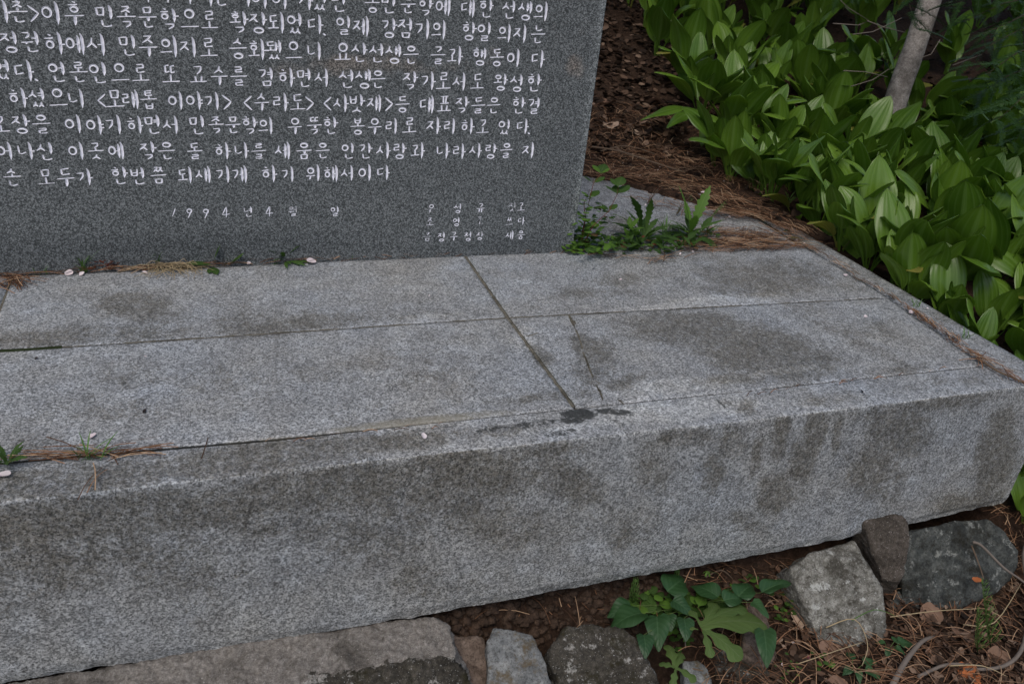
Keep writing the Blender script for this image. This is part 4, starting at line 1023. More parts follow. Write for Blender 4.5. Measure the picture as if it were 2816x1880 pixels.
def put_leaf(me, parent, base, az, tilt=0.0, s=1.0, roll=0.0, name='leaf'):
    o = link(name, me, parent, Vector(base) - parent.location)
    o.rotation_euler = (Matrix.Rotation(az, 3, 'Z') @ Matrix.Rotation(-tilt, 3, 'Y') @ Matrix.Rotation(roll, 3, 'X')).to_euler()
    o.scale = (s, s, s); return o
def leaf_to(me, L, parent, base, tip, s_extra=1.0, roll=0.0, name='leaf', widen=1.0):
    """leaf mesh lying along +X from base to tip, face up"""
    d = Vector(tip) - Vector(base); s = d.length / L; X = d.normalized(); Y = Vector((0, 0, 1)).cross(X)
    if Y.length < .05: Y = Vector((0, 1, 0)).cross(X)
    Y.normalize(); Z = X.cross(Y)
    Mx = Matrix((X, Y, Z)).transposed() @ Matrix.Rotation(roll, 3, 'X')
    o = link(name, me, parent, Vector(base) - parent.location); o.rotation_euler = Mx.to_euler(); o.scale = (s, s * widen, s); return o

H = []
rs = random.Random(5)
for k in range(12):
    kind = k % 4
    a1_ = (68, 32, 0, 50)[kind] + rs.uniform(-10, 10)
    L = rs.uniform(.145, .19); W = L * rs.uniform(.24, .32)
    H.append((leaf_mesh(L, W, wf_hosta, rs.uniform(80, 88), a1_, (.6, .25, .15, .4)[kind], rs.uniform(.05, .10), .0055, 14, 5, rs.uniform(-.5, .5), .0007, .12, M['hosta'], 'leaf', k, 1.4), a1_))
HB = leaf_mesh(.16, .04, wf_hosta, 20, -40, .25, .0, .004, 14, 5, .1, .0007, .1, M['hostabright'])
M['hostayellow'] = leafmat('yellowing_hosta_leaf', (0.16, 0.20, 0.03), (0.26, 0.24, 0.05), (0.3, 0.32, 0.1), 4, 0.25, 0.5, 0.4, spots=(0.14, 0.08, 0.03))
HY = leaf_mesh(.14, .036, wf_hosta, 84, -10, .3, .06, .005, 14, 5, .3, .0007, .15, M['hostayellow'], 'leaf', 3, 1.3)
HF = leaf_mesh(.16, .038, wf_hosta, 12, -18, .25, .0, .004, 14, 5, .15, .0007, .12, M['hosta'])
row_n = {}
up, md, dr = [h for h in H if h[1] > 35], [h for h in H if 20 < h[1] <= 45], [h for h in H if h[1] <= 20]
hr = random.Random(21)
bound = lerpline([(-300, 1690), (0, 1700), (110, 1725), (200, 1765), (300, 1835), (400, 1885), (490, 1965), (590, 2135)])
spots = []
# a row along the kerb, then the bed behind it
for k in range(13):
    y = 1.02 + k * .105; spots.append((xR(max(1.2, y)) + .06 + hr.uniform(0, .05) + (0.02 if y < 1.3 else 0), y + hr.uniform(-.03, .03), 'kerb'))
Y_ROW, ROWS = {}, []
ORD = 'first second third fourth fifth sixth seventh eighth ninth tenth eleventh twelfth thirteenth fourteenth fifteenth sixteenth seventeenth eighteenth nineteenth twentieth twentyfirst twentysecond twentythird twentyfourth'.split()
y = 0.75
while y < 6.2:
    step = .135 + .02 * max(0, y - 2)
    x = .9
    while x < 6:
        X, Y = x + hr.uniform(-.045, .045), y + hr.uniform(-.045, .045)
        x += step
        g = ground_h(X, Y); px, py = PX((X, Y, g)); 
        if not (-130 < py < 1500 and px < 2990): continue
        if Y < 2.3 and X < xR(max(1.2, Y)) + .17: continue
        if Y < 1.1 and X < 1.85: continue
        if py < 590 and px < bound(py) + 20 and Y >= 2.0: continue
        if Y >= 2.0 and Y < 2.7 and behind(X, Y) < .14: continue
        if (px > 2480 and py < 330 and hr.random() < .8) or (px > 2250 and py < 190 and hr.random() < .5) or (py < 60 and hr.random() < .35): continue
        if abs(px - 2440) < 60 and 300 < py < 420: continue
        spots.append((X, Y, 'bed')); Y_ROW[(X, Y)] = y
        if y not in ROWS: ROWS.append(y)
    y += step
print('hostas', len(spots))
kerb_i = 0
for X, Y, zone in spots:
    g = ground_h(X, Y); px, py = PX((X, Y, g))
    row_n[(zone, round(Y_ROW.get((X, Y), 0), 2))] = row_n.get((zone, round(Y_ROW.get((X, Y), 0), 2)), 0) + 1
    rowi = ORD[min(len(ORD) - 1, ROWS.index(Y_ROW[(X, Y)]))] if (X, Y) in Y_ROW else ''
    coli = ORD[min(len(ORD) - 1, row_n[(zone, round(Y_ROW.get((X, Y), 0), 2))] - 1)]
    if zone == 'kerb':
        kerb_i += 1
        lab = 'hosta clump number %s along the right kerb, counted from the front corner' % ('one two three four five six seven eight nine ten eleven twelve thirteen'.split()[kerb_i - 1]); grp = 'hostas along the kerb'
    elif py < 260: lab = 'dim hosta in the shaded upper bed, %s row, %s plant from the left' % (rowi, coli); grp = 'hostas in the shaded upper bed'
    elif py < 480: lab = 'broad leaved hosta in the middle bed, %s row, %s plant from the left' % (rowi, coli); grp = 'hostas in the middle bed'
    else: lab = 'crowded hosta near the right edge, %s row, %s plant from the kerb' % (rowi, coli); grp = 'hostas in the near right bed'
    pl = empty('hosta_plant', (X, Y, g), lab, 'plant', grp)
    n = hr.randint(6, 8) if Y < 3 else hr.randint(5, 6)
    sc_ = hr.uniform(.85, 1.12) * (1.0 if zone == 'bed' else .92)
    a0 = hr.uniform(0, 6.28)
    for k in range(n):
        pool = up if k < 3 else (md if k < 5 else dr) if hr.random() < .75 else up
        me, _ = hr.choice(pool)
        if hr.random() < .05: me = HY
        az = a0 + k * 2.4 + hr.uniform(-.4, .4)
        if hr.random() < .45: az = math.atan2(-Y, -X) + hr.uniform(-1.1, 1.1)
        put_leaf(me, pl, (X + math.cos(az) * .012, Y + math.sin(az) * .012, g - .01), az, hr.uniform(-.18, .16), sc_ * hr.uniform(.75, 1.15), hr.uniform(-.25, .25))
def hosta_extra(lab, base_px, pairs, grp=None):
    g = BG(*base_px); pl = empty('hosta_plant', g, lab, 'plant', 'hostas along the kerb')
    Q = lambda p, z: BY(*p, -z) if z < -.9 else BP(*p, z)
    for me, bpx, bz, tpx, tz, wd in pairs: leaf_to(me, .155, pl, Q(bpx, bz), Q(tpx, tz), widen=wd * .8)
    st, sf = tube([g, (g + Q(pairs[0][1], pairs[0][2])) / 2 + Vector((0, 0, .01)), Q(pairs[0][1], pairs[0][2])], [.005, .004, .003])
    link('stem', mesh('stem', [v - g for v in st], sf, M['stem']), pl)
hosta_extra('hosta with one bright yellow green leaf drooping over the kerb', (2420, 690), [(HB, (2385, 636), -1.93, (2278, 722), -1.80, .95), (HF, (2318, 560), -2.05, (2262, 658), -1.95, .95), (HF, (2230, 520), -2.1, (2150, 478), -2.0, .8)])
hosta_extra('hosta with two bright leaves hanging over the kerb near the corner', (2740, 900), [(HB, (2598, 835), -1.62, (2640, 922), -1.52, .9), (HF, (2615, 838), -1.62, (2682, 868), -1.58, .8)])
hosta_extra('hosta with a round leaf held upright behind the kerb', (2560, 830), [(HF, (2500, 695), -1.82, (2522, 778), -1.76, 1.0)])
hosta_extra('leftmost hosta with leaves reaching over the needle litter', (2010, 400), [(HF, (1900, 300), -2.75, (1766, 318), -2.7, .8), (HF, (1905, 310), -2.7, (1836, 342), -2.6, .8), (HF, (1985, 268), -2.7, (1895, 205), -2.75, 1.1), (HF, (1945, 330), -2.65, (1930, 400), -2.6, 1.0)])

# ------------------------------------------------------------------ the yew: trunk, sprays in view, crown overhead
tb = BG(2440, 400)
Yt = tb.y
tr_pts = [tb - Vector((0.02, 0, .1))] + [BY(px, py, Yt + dy) for px, py, dy in ((2447, 330, 0), (2475, 240, .02), (2512, 140, .05), (2545, 40, .08), (2580, -60, .12), (2640, -220, .2), (2700, -420, .3), (2760, -700, .4))]
yew = empty('yew_tree', tb, 'yew tree with a leaning smooth grey brown trunk rising from the hostas', 'tree')
sp = []
for i in range(len(tr_pts) - 1):
    for k in range(6): sp.append(tr_pts[i] + (tr_pts[i + 1] - tr_pts[i]) * k / 6)
rad = [0.045 * (1 - .25 * i / len(sp)) * (1 + .06 * noise.noise(p * 9)) for i, p in enumerate(sp)]
V, F = tube(sp, rad, 20)
V = [v + (v - tb).normalized() * .004 * noise.noise(Vector(v) * 22) - tb for v in V]
link('trunk', mesh('trunk', V, F, M['bark']), yew)
def spray_mesh(L, seed, bud=False):
    q = random.Random(seed); V, F = tube([(L * t, 0, -.25 * L * t * t) for t in (0, .33, .66, 1)], [.0016, .0013, .001, .0006], 4)
    n = int(L / .0042)
    for i in range(n):
        t = (i + .5) / n; x = L * t; z = -.25 * L * t * t
        for sgn in (-1, 1):
            l = .021 * (1 - .45 * t) * q.uniform(.8, 1.1); an = R_(62 + q.uniform(-12, 12) - 25 * t) * sgn; b = len(V); dz = q.uniform(-.15, .2)
            for k in range(3):
                s_ = l * k / 2; c = (x + math.cos(an) * s_, math.sin(an) * s_, z + dz * s_); w_ = (.0014, .0018, .0005)[k]
                V += [Vector((c[0] - math.sin(an) * w_, c[1] + math.cos(an) * w_, c[2])), Vector((c[0] + math.sin(an) * w_, c[1] - math.cos(an) * w_, c[2]))]
            F += [(b, b + 1, b + 3, b + 2), (b + 2, b + 3, b + 5, b + 4)]
    me = mesh('needle_spray', V, F, M['yew'])
    return me
SPR = [spray_mesh(L, k) for k, L in enumerate((.09, .12, .075, .15))]
yr = random.Random(4)
M['bark2'] = plain('dark_bark', (0.03, 0.022, 0.015), (0.07, 0.05, 0.035), 50)
def branch(pts, r0, name='branch', n=6, mat='twig', parent=None, spr=10, spread=.5, buds=2):
    V, F = tube(pts, [r0 * (1 - .75 * i / (len(pts) - 1)) for i in range(len(pts))], 5)
    par = parent or yew; o = par.location
    b = link(name, mesh(name, [Vector(v) - o for v in V], F, M[mat]), par)
    for i in range(spr):
        t = .15 + .85 * i / max(1, spr - 1); k = min(len(pts) - 2, int(t * (len(pts) - 1))); u = t * (len(pts) - 1) - k
        p = Vector(pts[k]) * (1 - u) + Vector(pts[k + 1]) * u; d = (Vector(pts[k + 1]) - Vector(pts[k])).normalized()
        az = math.atan2(d.y, d.x) + (1 if i % 2 else -1) * yr.uniform(.4, 1.1); 
        so = link('needle_spray', SPR[yr.randrange(4)], b, p - o); so.rotation_euler = (yr.uniform(-.5, .5), yr.uniform(-.1, .6), az)
        if i < buds * 2:
            e = p + Vector((math.cos(az) * .05, math.sin(az) * .05, .0))
    return b
def bz(px, py, Y): return BY(px, py, Y)
for pts, n_ in [([bz(2990, -60, 2.7), bz(2850, -10, 2.65), bz(2760, 10, 2.6), bz(2650, 60, 2.55)], 9), ([bz(2990, 120, 2.5), bz(2870, 170, 2.45), bz(2770, 210, 2.4), bz(2690, 260, 2.4)], 9), ([bz(2990, 20, 2.9), bz(2850, 60, 2.9), bz(2730, 120, 2.85), bz(2640, 190, 2.85)], 9), ([bz(2990, 240, 2.4), bz(2900, 280, 2.3), bz(2830, 330, 2.25), bz(2790, 390, 2.2)], 7),
                ([bz(2960, -60, 2.5), bz(2860, 20, 2.42), bz(2780, 60, 2.36), bz(2700, 95, 2.3)], 9), ([bz(2990, 60, 2.4), bz(2880, 110, 2.32), bz(2790, 150, 2.26), bz(2720, 200, 2.2)], 9),
                ([bz(2990, 180, 2.3), bz(2890, 230, 2.2), bz(2810, 270, 2.15), bz(2745, 330, 2.1)], 8), ([bz(2900, -120, 2.5), bz(2800, -60, 2.5), bz(2700, -30, 2.5), bz(2620, 20, 2.5)], 9),
                ([bz(2600, -160, 2.6), bz(2540, -60, 2.55), bz(2500, 10, 2.5), bz(2520, 80, 2.45)], 6), ([bz(2500, -120, 2.8), bz(2400, -60, 2.75), bz(2300, -10, 2.7)], 6), ([bz(2990, 290, 2.1), bz(2900, 320, 2.05), bz(2820, 350, 2.0)], 6)]:
    branch(pts, .003, spr=n_ * 2, mat='bark2')
# thin bare twigs in front of the trunk
for pts in [[(2320, 195), (2380, 198), (2440, 212)], [(2340, 238), (2400, 220), (2445, 190)], [(2290, 65), (2360, 70), (2390, 58), (2330, 20), (2310, 0)], [(2385, 58), (2430, 75), (2490, 90)], [(2345, 95), (2400, 88), (2480, 50)], [(2620, 180), (2660, 165), (2700, 150)], [(2585, 110), (2560, 150), (2530, 160)]]:
    P = [BY(px, py, Yt - .28) for px, py in pts]; V, F = tube(P, [.0016, .0014] + [.001] * (len(P) - 2), 4)
    link('twig', mesh('twig', [Vector(v) - yew.location for v in V], F, M['greytwig']), yew)
# crown mass overhead: leaf clumps out of view, their spread shaped to shade the bed
cp = Pile(); cr = random.Random(9)
cc = Vector((2.9, 4.0, 2.35))
for i in range(36000):
    while True:
        q = Vector((cr.uniform(-1, 1), cr.uniform(-1, 1), cr.uniform(-1, 1)))
        if .25 < q.length < 1: break
    p = cc + Vector((q.x * 2.6, q.y * 1.9, q.z * .8)); p.z += .18 * noise.noise(p * 1.5)
    if noise.noise(p * 1.3) < -.12: continue
    b = len(cp.V); rot = Euler((cr.uniform(-1, 1), cr.uniform(-1, 1), cr.uniform(0, 6.28))).to_matrix(); sz = cr.uniform(.06, .105)
    for c in ((-1, -.35, 0), (1, -.35, 0), (1, .35, .2), (-1, .35, .2)):
        v = rot @ (Vector(c) * sz); cp.V.append(p + v - tb); cp.T.append(.5)
    cp.F.append((b, b + 1, b + 2, b + 3))
oc = link('crown', mesh('crown', cp.V, cp.F, M['crown'], False), yew); oc['kind'] = 'stuff'

# ------------------------------------------------------------------ weeds
L1 = leaf_mesh(.05, .010, wf_lance, 55, 10, .3, .004, .0012, 12, 2, .1, mat=M['weed'])
LT = leaf_mesh(.095, .0115, wf_teeth, 50, -5, .2, .006, .0012, 30, 2, .2, mat=M['weed'])
LTL = leaf_mesh(.09, .014, wf_teeth, 80, 55, .3, .01, .0012, 30, 2, .1, mat=M['weedlight'])
LO = leaf_mesh(.014, .006, wf_oval, 20, -10, .25, .002, .0006, 7, 2, 0, mat=M['weedlight'])
LOd = leaf_mesh(.014, .0065, wf_oval, 20, -10, .25, .002, .0006, 7, 2, 0, mat=M['weed'])
LOb = leaf_mesh(.016, .007, wf_oval, 20, -10, .25, .002, .0006, 7, 2, 0, mat=M['brownleaf'])
LR = leaf_mesh(.012, .005, wf_oval, 30, 0, .25, .003, .0006, 6, 2, 0, mat=M['redleaf'])
LH = leaf_mesh(.05, .0165, wf_heart, 20, -34, .35, .0, .001, 18, 5, .15, wave=.22, mat=M['violet'])
LHf = leaf_mesh(.05, .014, wf_heart, 16, -26, .5, .0, .001, 18, 5, .25, wave=.2, mat=M['violet'])
LB_ = leaf_mesh(.10, .030, wf_lobe, 16, -24, .12, .0, .0015, 40, 4, .0, wave=.15, mat=M['lobed'])
LG = leaf_mesh(.045, .0012, wf_lance, 75, 35, .5, 0, .0006, 6, 1, .2, mat=M['grass'])
wr_ = random.Random(31)
def stem(par, pts, r0, mat='stem', name='stem'):
    V, F = tube(pts, [r0 * (1 - .5 * i / (len(pts) - 1)) for i in range(len(pts))], 5)
    return link(name, mesh(name, [Vector(v) - par.location for v in V], F, M[mat]), par)
def tuft(px, py, n, h, lab, z=0.0, g=None, spread=.006):
    p = BP(px, py, z) if g is None else BG(px, py); t = empty('grass_tuft', p, lab, 'grass')
    for k in range(n):
        az = wr_.uniform(0, 6.28); b = p + Vector((wr_.uniform(-1, 1) * spread, wr_.uniform(-1, 1) * spread * .4, -.002))
        put_leaf(LG, t, b, az, wr_.uniform(-.35, .25), h / .036 * wr_.uniform(.6, 1.1), name='blade')
    return t
def rosette(px, py, n, s, lab, me, cat='weed', z=0.0, azr=(0, 6.28), tl=(-.4, .3), name='dandelion_plant'):
    p = BP(px, py, z); t = empty(name, p, lab, cat)
    for k in range(n):
        az = azr[0] + (azr[1] - azr[0]) * (k + wr_.uniform(.2, .8)) / n
        put_leaf(me, t, p + Vector((0, 0, -.001)), az, wr_.uniform(*tl), s * wr_.uniform(.75, 1.15), wr_.uniform(-.3, .3))
    return t
tuft(232, 746, 34, .046, 'fine green grass tuft at the foot of the stone, left of the reddish weed')
tuft(705, 1000, 0, .01, 'x') if False else None
tuft(250, 1262, 16, .040, 'green grass tuft growing through needles in the left kerb joint', spread=.018)
tuft(2520, 845, 14, .026, 'small grass tuft in the right kerb joint beside the middle hostas', spread=.01)
tuft(2658, 930, 16, .028, 'small grass tuft in the right kerb joint nearest the front corner', spread=.012)
tuft(1260 * 2816 // 2349, 480, 0, .01, 'x') if False else None
tuft(2165, 560, 16, .04, 'wispy grass tuft at the back end of the right kerb', g=1, spread=.02)
tuft(512, 1868, 12, .012, 'tiny bright moss tuft on the rough mortar ledge', z=-.352, spread=.006)
# dry straw tuft
p = BP(480, 742); st_ = empty('straw_tuft', p, 'tuft of pale dry straw spilling from the foot of the stone', 'straw')
for k in range(70):
    az = wr_.uniform(math.pi * .95, math.pi * 2.05); l = wr_.uniform(.03, .10)
    q0 = p + Vector((wr_.uniform(-.025, .025), wr_.uniform(-.004, .004), wr_.uniform(.002, .014)))
    q1 = q0 + Vector((math.cos(az) * l * .5, math.sin(az) * l * .3, wr_.uniform(.0, .012))); az2 = az + wr_.uniform(-1, 1)
    q2 = q1 + Vector((math.cos(az2) * l * .5, math.sin(az2) * l * .35, 0)); q2.z = .002 + wr_.uniform(0, .004)
    V, F = tube([q0, q1, q2], [.0007, .0006, .0004], 3)
    link('straw', mesh('straw', [Vector(v) - p for v in V], F, M['straw']), st_)
# reddish weed
p = BP(288, 742); rw = empty('red_weed', p, 'small dark red leaved weed at the foot of the stone beside the grass tuft', 'weed')
for k in range(34):
    q = p + Vector((wr_.uniform(-.022, .028), wr_.uniform(-.006, .004), wr_.uniform(.0, .022)))
    put_leaf(LR, rw, q, wr_.uniform(0, 6.28), wr_.uniform(-.3, .5), wr_.uniform(.6, 1.1))
# broad leaved weed with an upright leaf
p = BP(585, 735); bw = empty('broad_leaved_weed', p, 'weed with one upright oval leaf and one lying leaf against the stone', 'weed')
LW = leaf_mesh(.035, .008, wf_lance, 10, -8, .25, .0, .001, 10, 3, .1, mat=M['weed'])
for b, zb_, t_, zt in [((588, 722), .012, (606, 672), .045), ((580, 728), .008, (508, 722), .014), ((585, 735), .004, (598, 755), .003), ((580, 736), .004, (575, 752), .003), ((640, 722), .01, (672, 695), .02), ((635, 724), .008, (655, 705), .012), ((630, 726), .008, (620, 705), .012)]:
    leaf_to(LW, .035, bw, BP(*b, zb_) - Vector((0, .0, 0)), BP(*t_, zt) if t_[1] > 715 else BY(t_[0], t_[1], YST - .012))
rosette(785, 720, 13, .52, 'small toothed weed rosette at the foot of the stone left of the white petal', LT, tl=(-.5, .6), azr=(math.pi * .9, math.pi * 2.1), name='toothed_weed')
rosette(640, 726, 5, .35, 'tiny weed rosette between the oval leaved weed and the toothed weed', L1, tl=(-.3, .5), azr=(math.pi, math.pi * 2), name='toothed_weed')
rosette(22, 1278, 8, .45, 'dark toothed weed in the kerb joint at the left edge', LT, tl=(-.2, .6), name='toothed_weed')
# creeping plant on the stone's right corner
p = BP(1590, 688); cw = empty('creeping_weed', p, 'creeping weed with small round leaves and red stems at the stone corner', 'weed')
for k in range(240):
    t = wr_.random()
    if t < .5:
        px, py = wr_.gauss(1600, 24), 0; hz = wr_.uniform(.0, .11) * (1 if wr_.random() < .6 else .5); q = BP(px, wr_.uniform(672, 694)); q.z = hz; q.x += .02 * hz / .1
        if q.x < .87: q.y = min(q.y, YST - .006)
    else:
        q = BP(wr_.uniform(1550, 1690), wr_.uniform(672, 700)); q.z = wr_.uniform(.004, .024)
        if q.x < .872: q.y = min(q.y, YST - .008)
    put_leaf(LOb if wr_.random() < .07 else (LO if wr_.random() < .65 else LOd), cw, q, wr_.uniform(0, 6.28), wr_.uniform(-.2, .6), wr_.uniform(.75, 1.5))
SY = YST - .01
s1 = [BY(1630, 622, SY), BY(1675, 580, SY), BY(1697, 535, SY + .01), BY(1700, 515, SY + .01)]
stem(cw, [BY(1610, 660, SY)] + s1, .0011, 'redstem')
for q, az, s in [(s1[1], .3, 1.3), (s1[1], 2.6, 1.2), (s1[2], .2, 1.9), (s1[2], 2.9, 1.8), (s1[2], 1.4, 1.4), (s1[3], .9, 1.7), (s1[3], 2.1, 1.4), (s1[0], 3.0, 1.2)]: put_leaf(LOd, cw, q, az, .5, s * 1.35)
s2 = [BY(1600, 640, SY), BY(1622, 545, SY), BY(1632, 505, SY + .01), BY(1652, 478, SY + .02)]
stem(cw, s2, .0011, 'redstem')
for q, az, s in [(s2[1], .3, 1.5), (s2[1], 2.8, 1.3), (s2[2], 0, 1.5), (s2[2], 3, 1.5), (s2[3], .9, 1.6), (s2[3], 2.2, 1.4), (s2[3], 0, 1.2)]: put_leaf(LO if s < 1.5 else LOd, cw, q, az, .5, s * 1.35)
s3 = [BY(1600, 660, SY), BY(1610, 600, SY), BY(1606, 560, SY), BY(1622, 520, SY)]
stem(cw, s3, .0012, 'redstem')
for k in range(26):
    t = wr_.random() * 2.99; i_ = int(t); q = s3[i_] + (s3[i_ + 1] - s3[i_]) * (t - i_); put_leaf(LO, cw, q + Vector((0, -.003, 0)), wr_.uniform(2.6, 6.8), wr_.uniform(0, .6), wr_.uniform(1.0, 1.7))
for k in range(30):
    t = wr_.random(); put_leaf(LO if k % 2 else LOd, cw, BP(1610 + 130 * t, 700 - 25 * t, .014 + .012 * wr_.random()), wr_.uniform(0, 6.28), wr_.uniform(0, .6), wr_.uniform(1.0, 1.6))
stem(cw, [BP(1615, 700, .004), BP(1680, 690, .006), BP(1720, 672, .012)], .0011, 'redstem')
# dandelions on the slab joint
t = rosette(1770, 660, 24, 1.1, 'large dandelion rosette with toothed dark leaves right of the creeping weed', LT, tl=(-.7, .35))
t2 = rosette(1900, 650, 22, .9, 'dandelion rosette with leaves pointing left beside the upright lettuce weed', LT, tl=(-.7, .3), azr=(1.6, 5.2))
for b, tt in [((1790, 690), (1812, 732)), ((1800, 685), (1858, 715)), ((1760, 640), (1700, 580)), ((1775, 640), (1790, 570))]:
    leaf_to(LT, .101, t, BP(*b, .012), BP(*tt, .004) if tt[1] > 650 else BY(tt[0], tt[1], 1.86))
p = BP(1895, 660); lw = empty('lettuce_weed', p, 'bright upright lettuce weed with two raised leaves among the dandelions', 'weed')
for k, (az, tl, s) in enumerate([(2.5, -.0, 1.0), (.6, -.1, 1.0), (4.2, -.35, .8), (5.6, -.5, .7), (1.5, -.3, .7), (3.3, -.6, .7)]):
    put_leaf(LTL, lw, p + Vector((0, 0, .012)), az, tl, s * 1.45)
stem(lw, [p, p + Vector((0, 0, .02)), p + Vector((.002, 0, .035))], .002)
p = BP(1732, 665); pw = empty('pointed_weed', p, 'light green weed with pointed whorled leaves between creeping weed and dandelion', 'weed')
LP = leaf_mesh(.042, .008, wf_lance, 45, 5, .3, .0, .0008, 10, 2, 0, mat=M['weedlight'])
for k in range(12): put_leaf(LP, pw, p + Vector((wr_.uniform(-.01, .01), wr_.uniform(-.01, .01), .008 + .012 * (k % 3))), k * 2.4, wr_.uniform(-.2, .5), wr_.uniform(.7, 1.1))
for i, (px, py, hh, nm) in enumerate([(1780, 560, .06, 'thin dark dead weed stalks on the bluish slab, left one'), (1860, 590, .07, 'thin dark weed stalk behind the dandelions, middle one'), (1945, 610, .07, 'thin green weed stalk with seed heads right of the lettuce weed')]):
    p = BP(px, py); dw = empty('weed_stalk', p, nm, 'weed')
    for k in range(4):
        az = wr_.uniform(-.6, 1.2); e = p + Vector((math.cos(az) * hh * .7, .0, hh * wr_.uniform(.5, 1)))
        stem(dw, [p, (p + e) / 2 + Vector((0, 0, .006)), e], .0009, 'twig' if i < 2 else 'stem')
        for j in range(7): put_leaf(LR if i == 0 else LOd, dw, p + (e - p) * wr_.random(), wr_.uniform(0, 6), .3, wr_.uniform(.25, .5))
for px, py, nm in [(2165, 638, 'clover like sprig in the right kerb joint near the needle pile'), (2110, 668, 'tiny green sprig at the edge of the needle pile'), (2190, 660, 'tiny leafy sprig at the corner of the kerb joint')]:
    p = BP(px, py); cl = empty('small_sprig', p, nm, 'weed')
    for k in range(8): put_leaf(LOd, cl, p + Vector((wr_.uniform(-.012, .012), wr_.uniform(-.008, .008), .004)), wr_.uniform(0, 6.28), .2, wr_.uniform(.4, .8))

for px, py, n_, h_, nm in [(1560, 690, 10, .02, 'short grass at the stone corner below the creeping weed'), (1830, 640, 22, .045, 'wispy grass between the two dandelion rosettes'), (1940, 650, 22, .04, 'wispy grass right of the lettuce weed'), (1700, 690, 14, .03, 'wispy grass under the pointed weed'),
                          (420, 734, 16, .05, 'thin grass blades behind the straw tuft'), (955, 714, 8, .02, 'short grass at the stone foot right of the white petals'), (120, 752, 10, .022, 'short grass at the stone foot near the left edge')]: tuft(px, py, n_, h_, nm, spread=.016)
for (px, py, n_, nm) in [(1745, 690, 60, 'mat of tiny leaves at the foot of the dandelions'), (1860, 690, 60, 'mat of tiny leaves below the lettuce weed'), (1930, 660, 30, 'tiny reddish and green leaves at the edge of the needles')]:
    p = BP(px, py); q_ = empty('small_leafy_weed', p, nm, 'weed')
    for k in range(n_): put_leaf((LOd, LO, LR, LOb, LOd, L1)[wr_.randrange(6)], q_, p + Vector((wr_.uniform(-.055, .055), wr_.uniform(-.018, .03), wr_.uniform(.002, .022))), wr_.uniform(0, 6.28), wr_.uniform(-.2, .6), wr_.uniform(.5, 1.1))
# plants under the kerb
def g3(px, py, up=0.0): g = BG(px, py); g.z += up; return g
def zpt(px, py, z): return BP(px, py, z)
vb = BG(1900, 1680)
vi = empty('violet_plant', vb, 'violet plant with dark heart shaped leaves under the kerb', 'plant')
VL = [((1835, 1625), (1892, 1580), 1.3, LH), ((1975, 1640), (1896, 1600), 1.2, LH), ((1765, 1685), (1668, 1724), 1.3, LH), ((1806, 1694), (1812, 1785), 1.1, LH), ((2068, 1655), (2120, 1695), 1.3, LH), ((2100, 1732), (2112, 1830), 1.1, LHf),
      ((2030, 1640), (2076, 1598), 1.1, LH), ((2095, 1628), (2182, 1592), .8, LHf), ((1735, 1665), (1668, 1692), 1.4, LH), ((1838, 1690), (1846, 1735), 1.4, LH), ((1850, 1650), (1910, 1690), 1.3, LH), ((1990, 1650), (2050, 1640), 1.2, LH), ((1880, 1700), (1890, 1760), 1.3, LH), ((1770, 1745), (1778, 1808), 1.2, LH)]
for i, (b, t_, wd, me) in enumerate(VL):
    zz = -.385 + .015 * wr_.random()
    B, T_ = zpt(*b, zz), zpt(*t_, zz - .006); leaf_to(me, .05, vi, B, T_, widen=wd, roll=wr_.uniform(-.25, .25))
    root = vb + Vector((wr_.uniform(-.02, .02), wr_.uniform(-.01, .01), .004)); stem(vi, [root, (root + B) / 2 + Vector((0, 0, .008)), B], .0009)
lb = BG(1930, 1735)
lo = empty('lobed_leaf_plant', lb, 'matt green weed with big lobed leaves over the small stones', 'plant')
for b, t_, wd in [((1925, 1722), (2116, 1706), 1.15), ((1950, 1705), (2058, 1662), .75), ((1935, 1718), (1975, 1650), .8), ((1925, 1712), (1882, 1660), .7), ((1935, 1730), (2046, 1808), 1.1), ((1935, 1735), (1958, 1806), .8), ((1920, 1730), (1885, 1725), .9)]:
    leaf_to(LB_, .10, lo, zpt(*b, -.375), zpt(*t_, -.382), widen=wd, roll=wr_.uniform(-.1, .1))
stem(lo, [lb, lb + Vector((0, 0, .02)), zpt(1928, 1722, -.376)], .002)
lb = BG(1865, 1835); lo2 = empty('lobed_leaf_plant', lb, 'smaller weed with lobed leaves beside the dark mortar lump', 'plant')
for b, t_, wd in [((1858, 1835), (1918, 1870), 1.1), ((1855, 1832), (1838, 1765), .9), ((1855, 1835), (1812, 1820), 1.2), ((1858, 1838), (1878, 1790), .8), ((1858, 1840), (1850, 1885), 1.)]:
    leaf_to(LB_, .10, lo2, zpt(*b, -.40), zpt(*t_, -.405), widen=wd)
def sprigs(px, py, n, nm, spread=.02, me=None, s=(.6, 1.1)):
    p = BG(px, py); o = empty('small_leafy_weed', p, nm, 'weed')
    for k in range(n): put_leaf(me or (LO if wr_.random() < .3 else LOd), o, p + Vector((wr_.uniform(-spread, spread), wr_.uniform(-spread, spread), wr_.uniform(.004, .022))), wr_.uniform(0, 6.28), wr_.uniform(-.1, .4), wr_.uniform(*s))
    return o
sprigs(2175, 1645, 16, 'small round leaved weed left of the pale stone block', .025)
sprigs(2150, 1700, 16, 'clover like weed between the lobed leaves and the pale block', .022)
sprigs(2000, 1635, 10, 'small round leaved weed in the shade of the kerb', .02)
sprigs(1790, 1650, 12, 'scalloped leaf weed at the left of the violets', .02, s=(1.0, 1.6))
sprigs(2160, 1850, 18, 'tiny bright ground weed at the bottom edge', .03, s=(.3, .6))
sprigs(1870, 1775, 10, 'small weed between the mortar lump and the lobed leaves', .02)
sprigs(1880, 1660, 40, 'mass of small round leaves in the middle of the violets', .05, s=(1.0, 2.3))
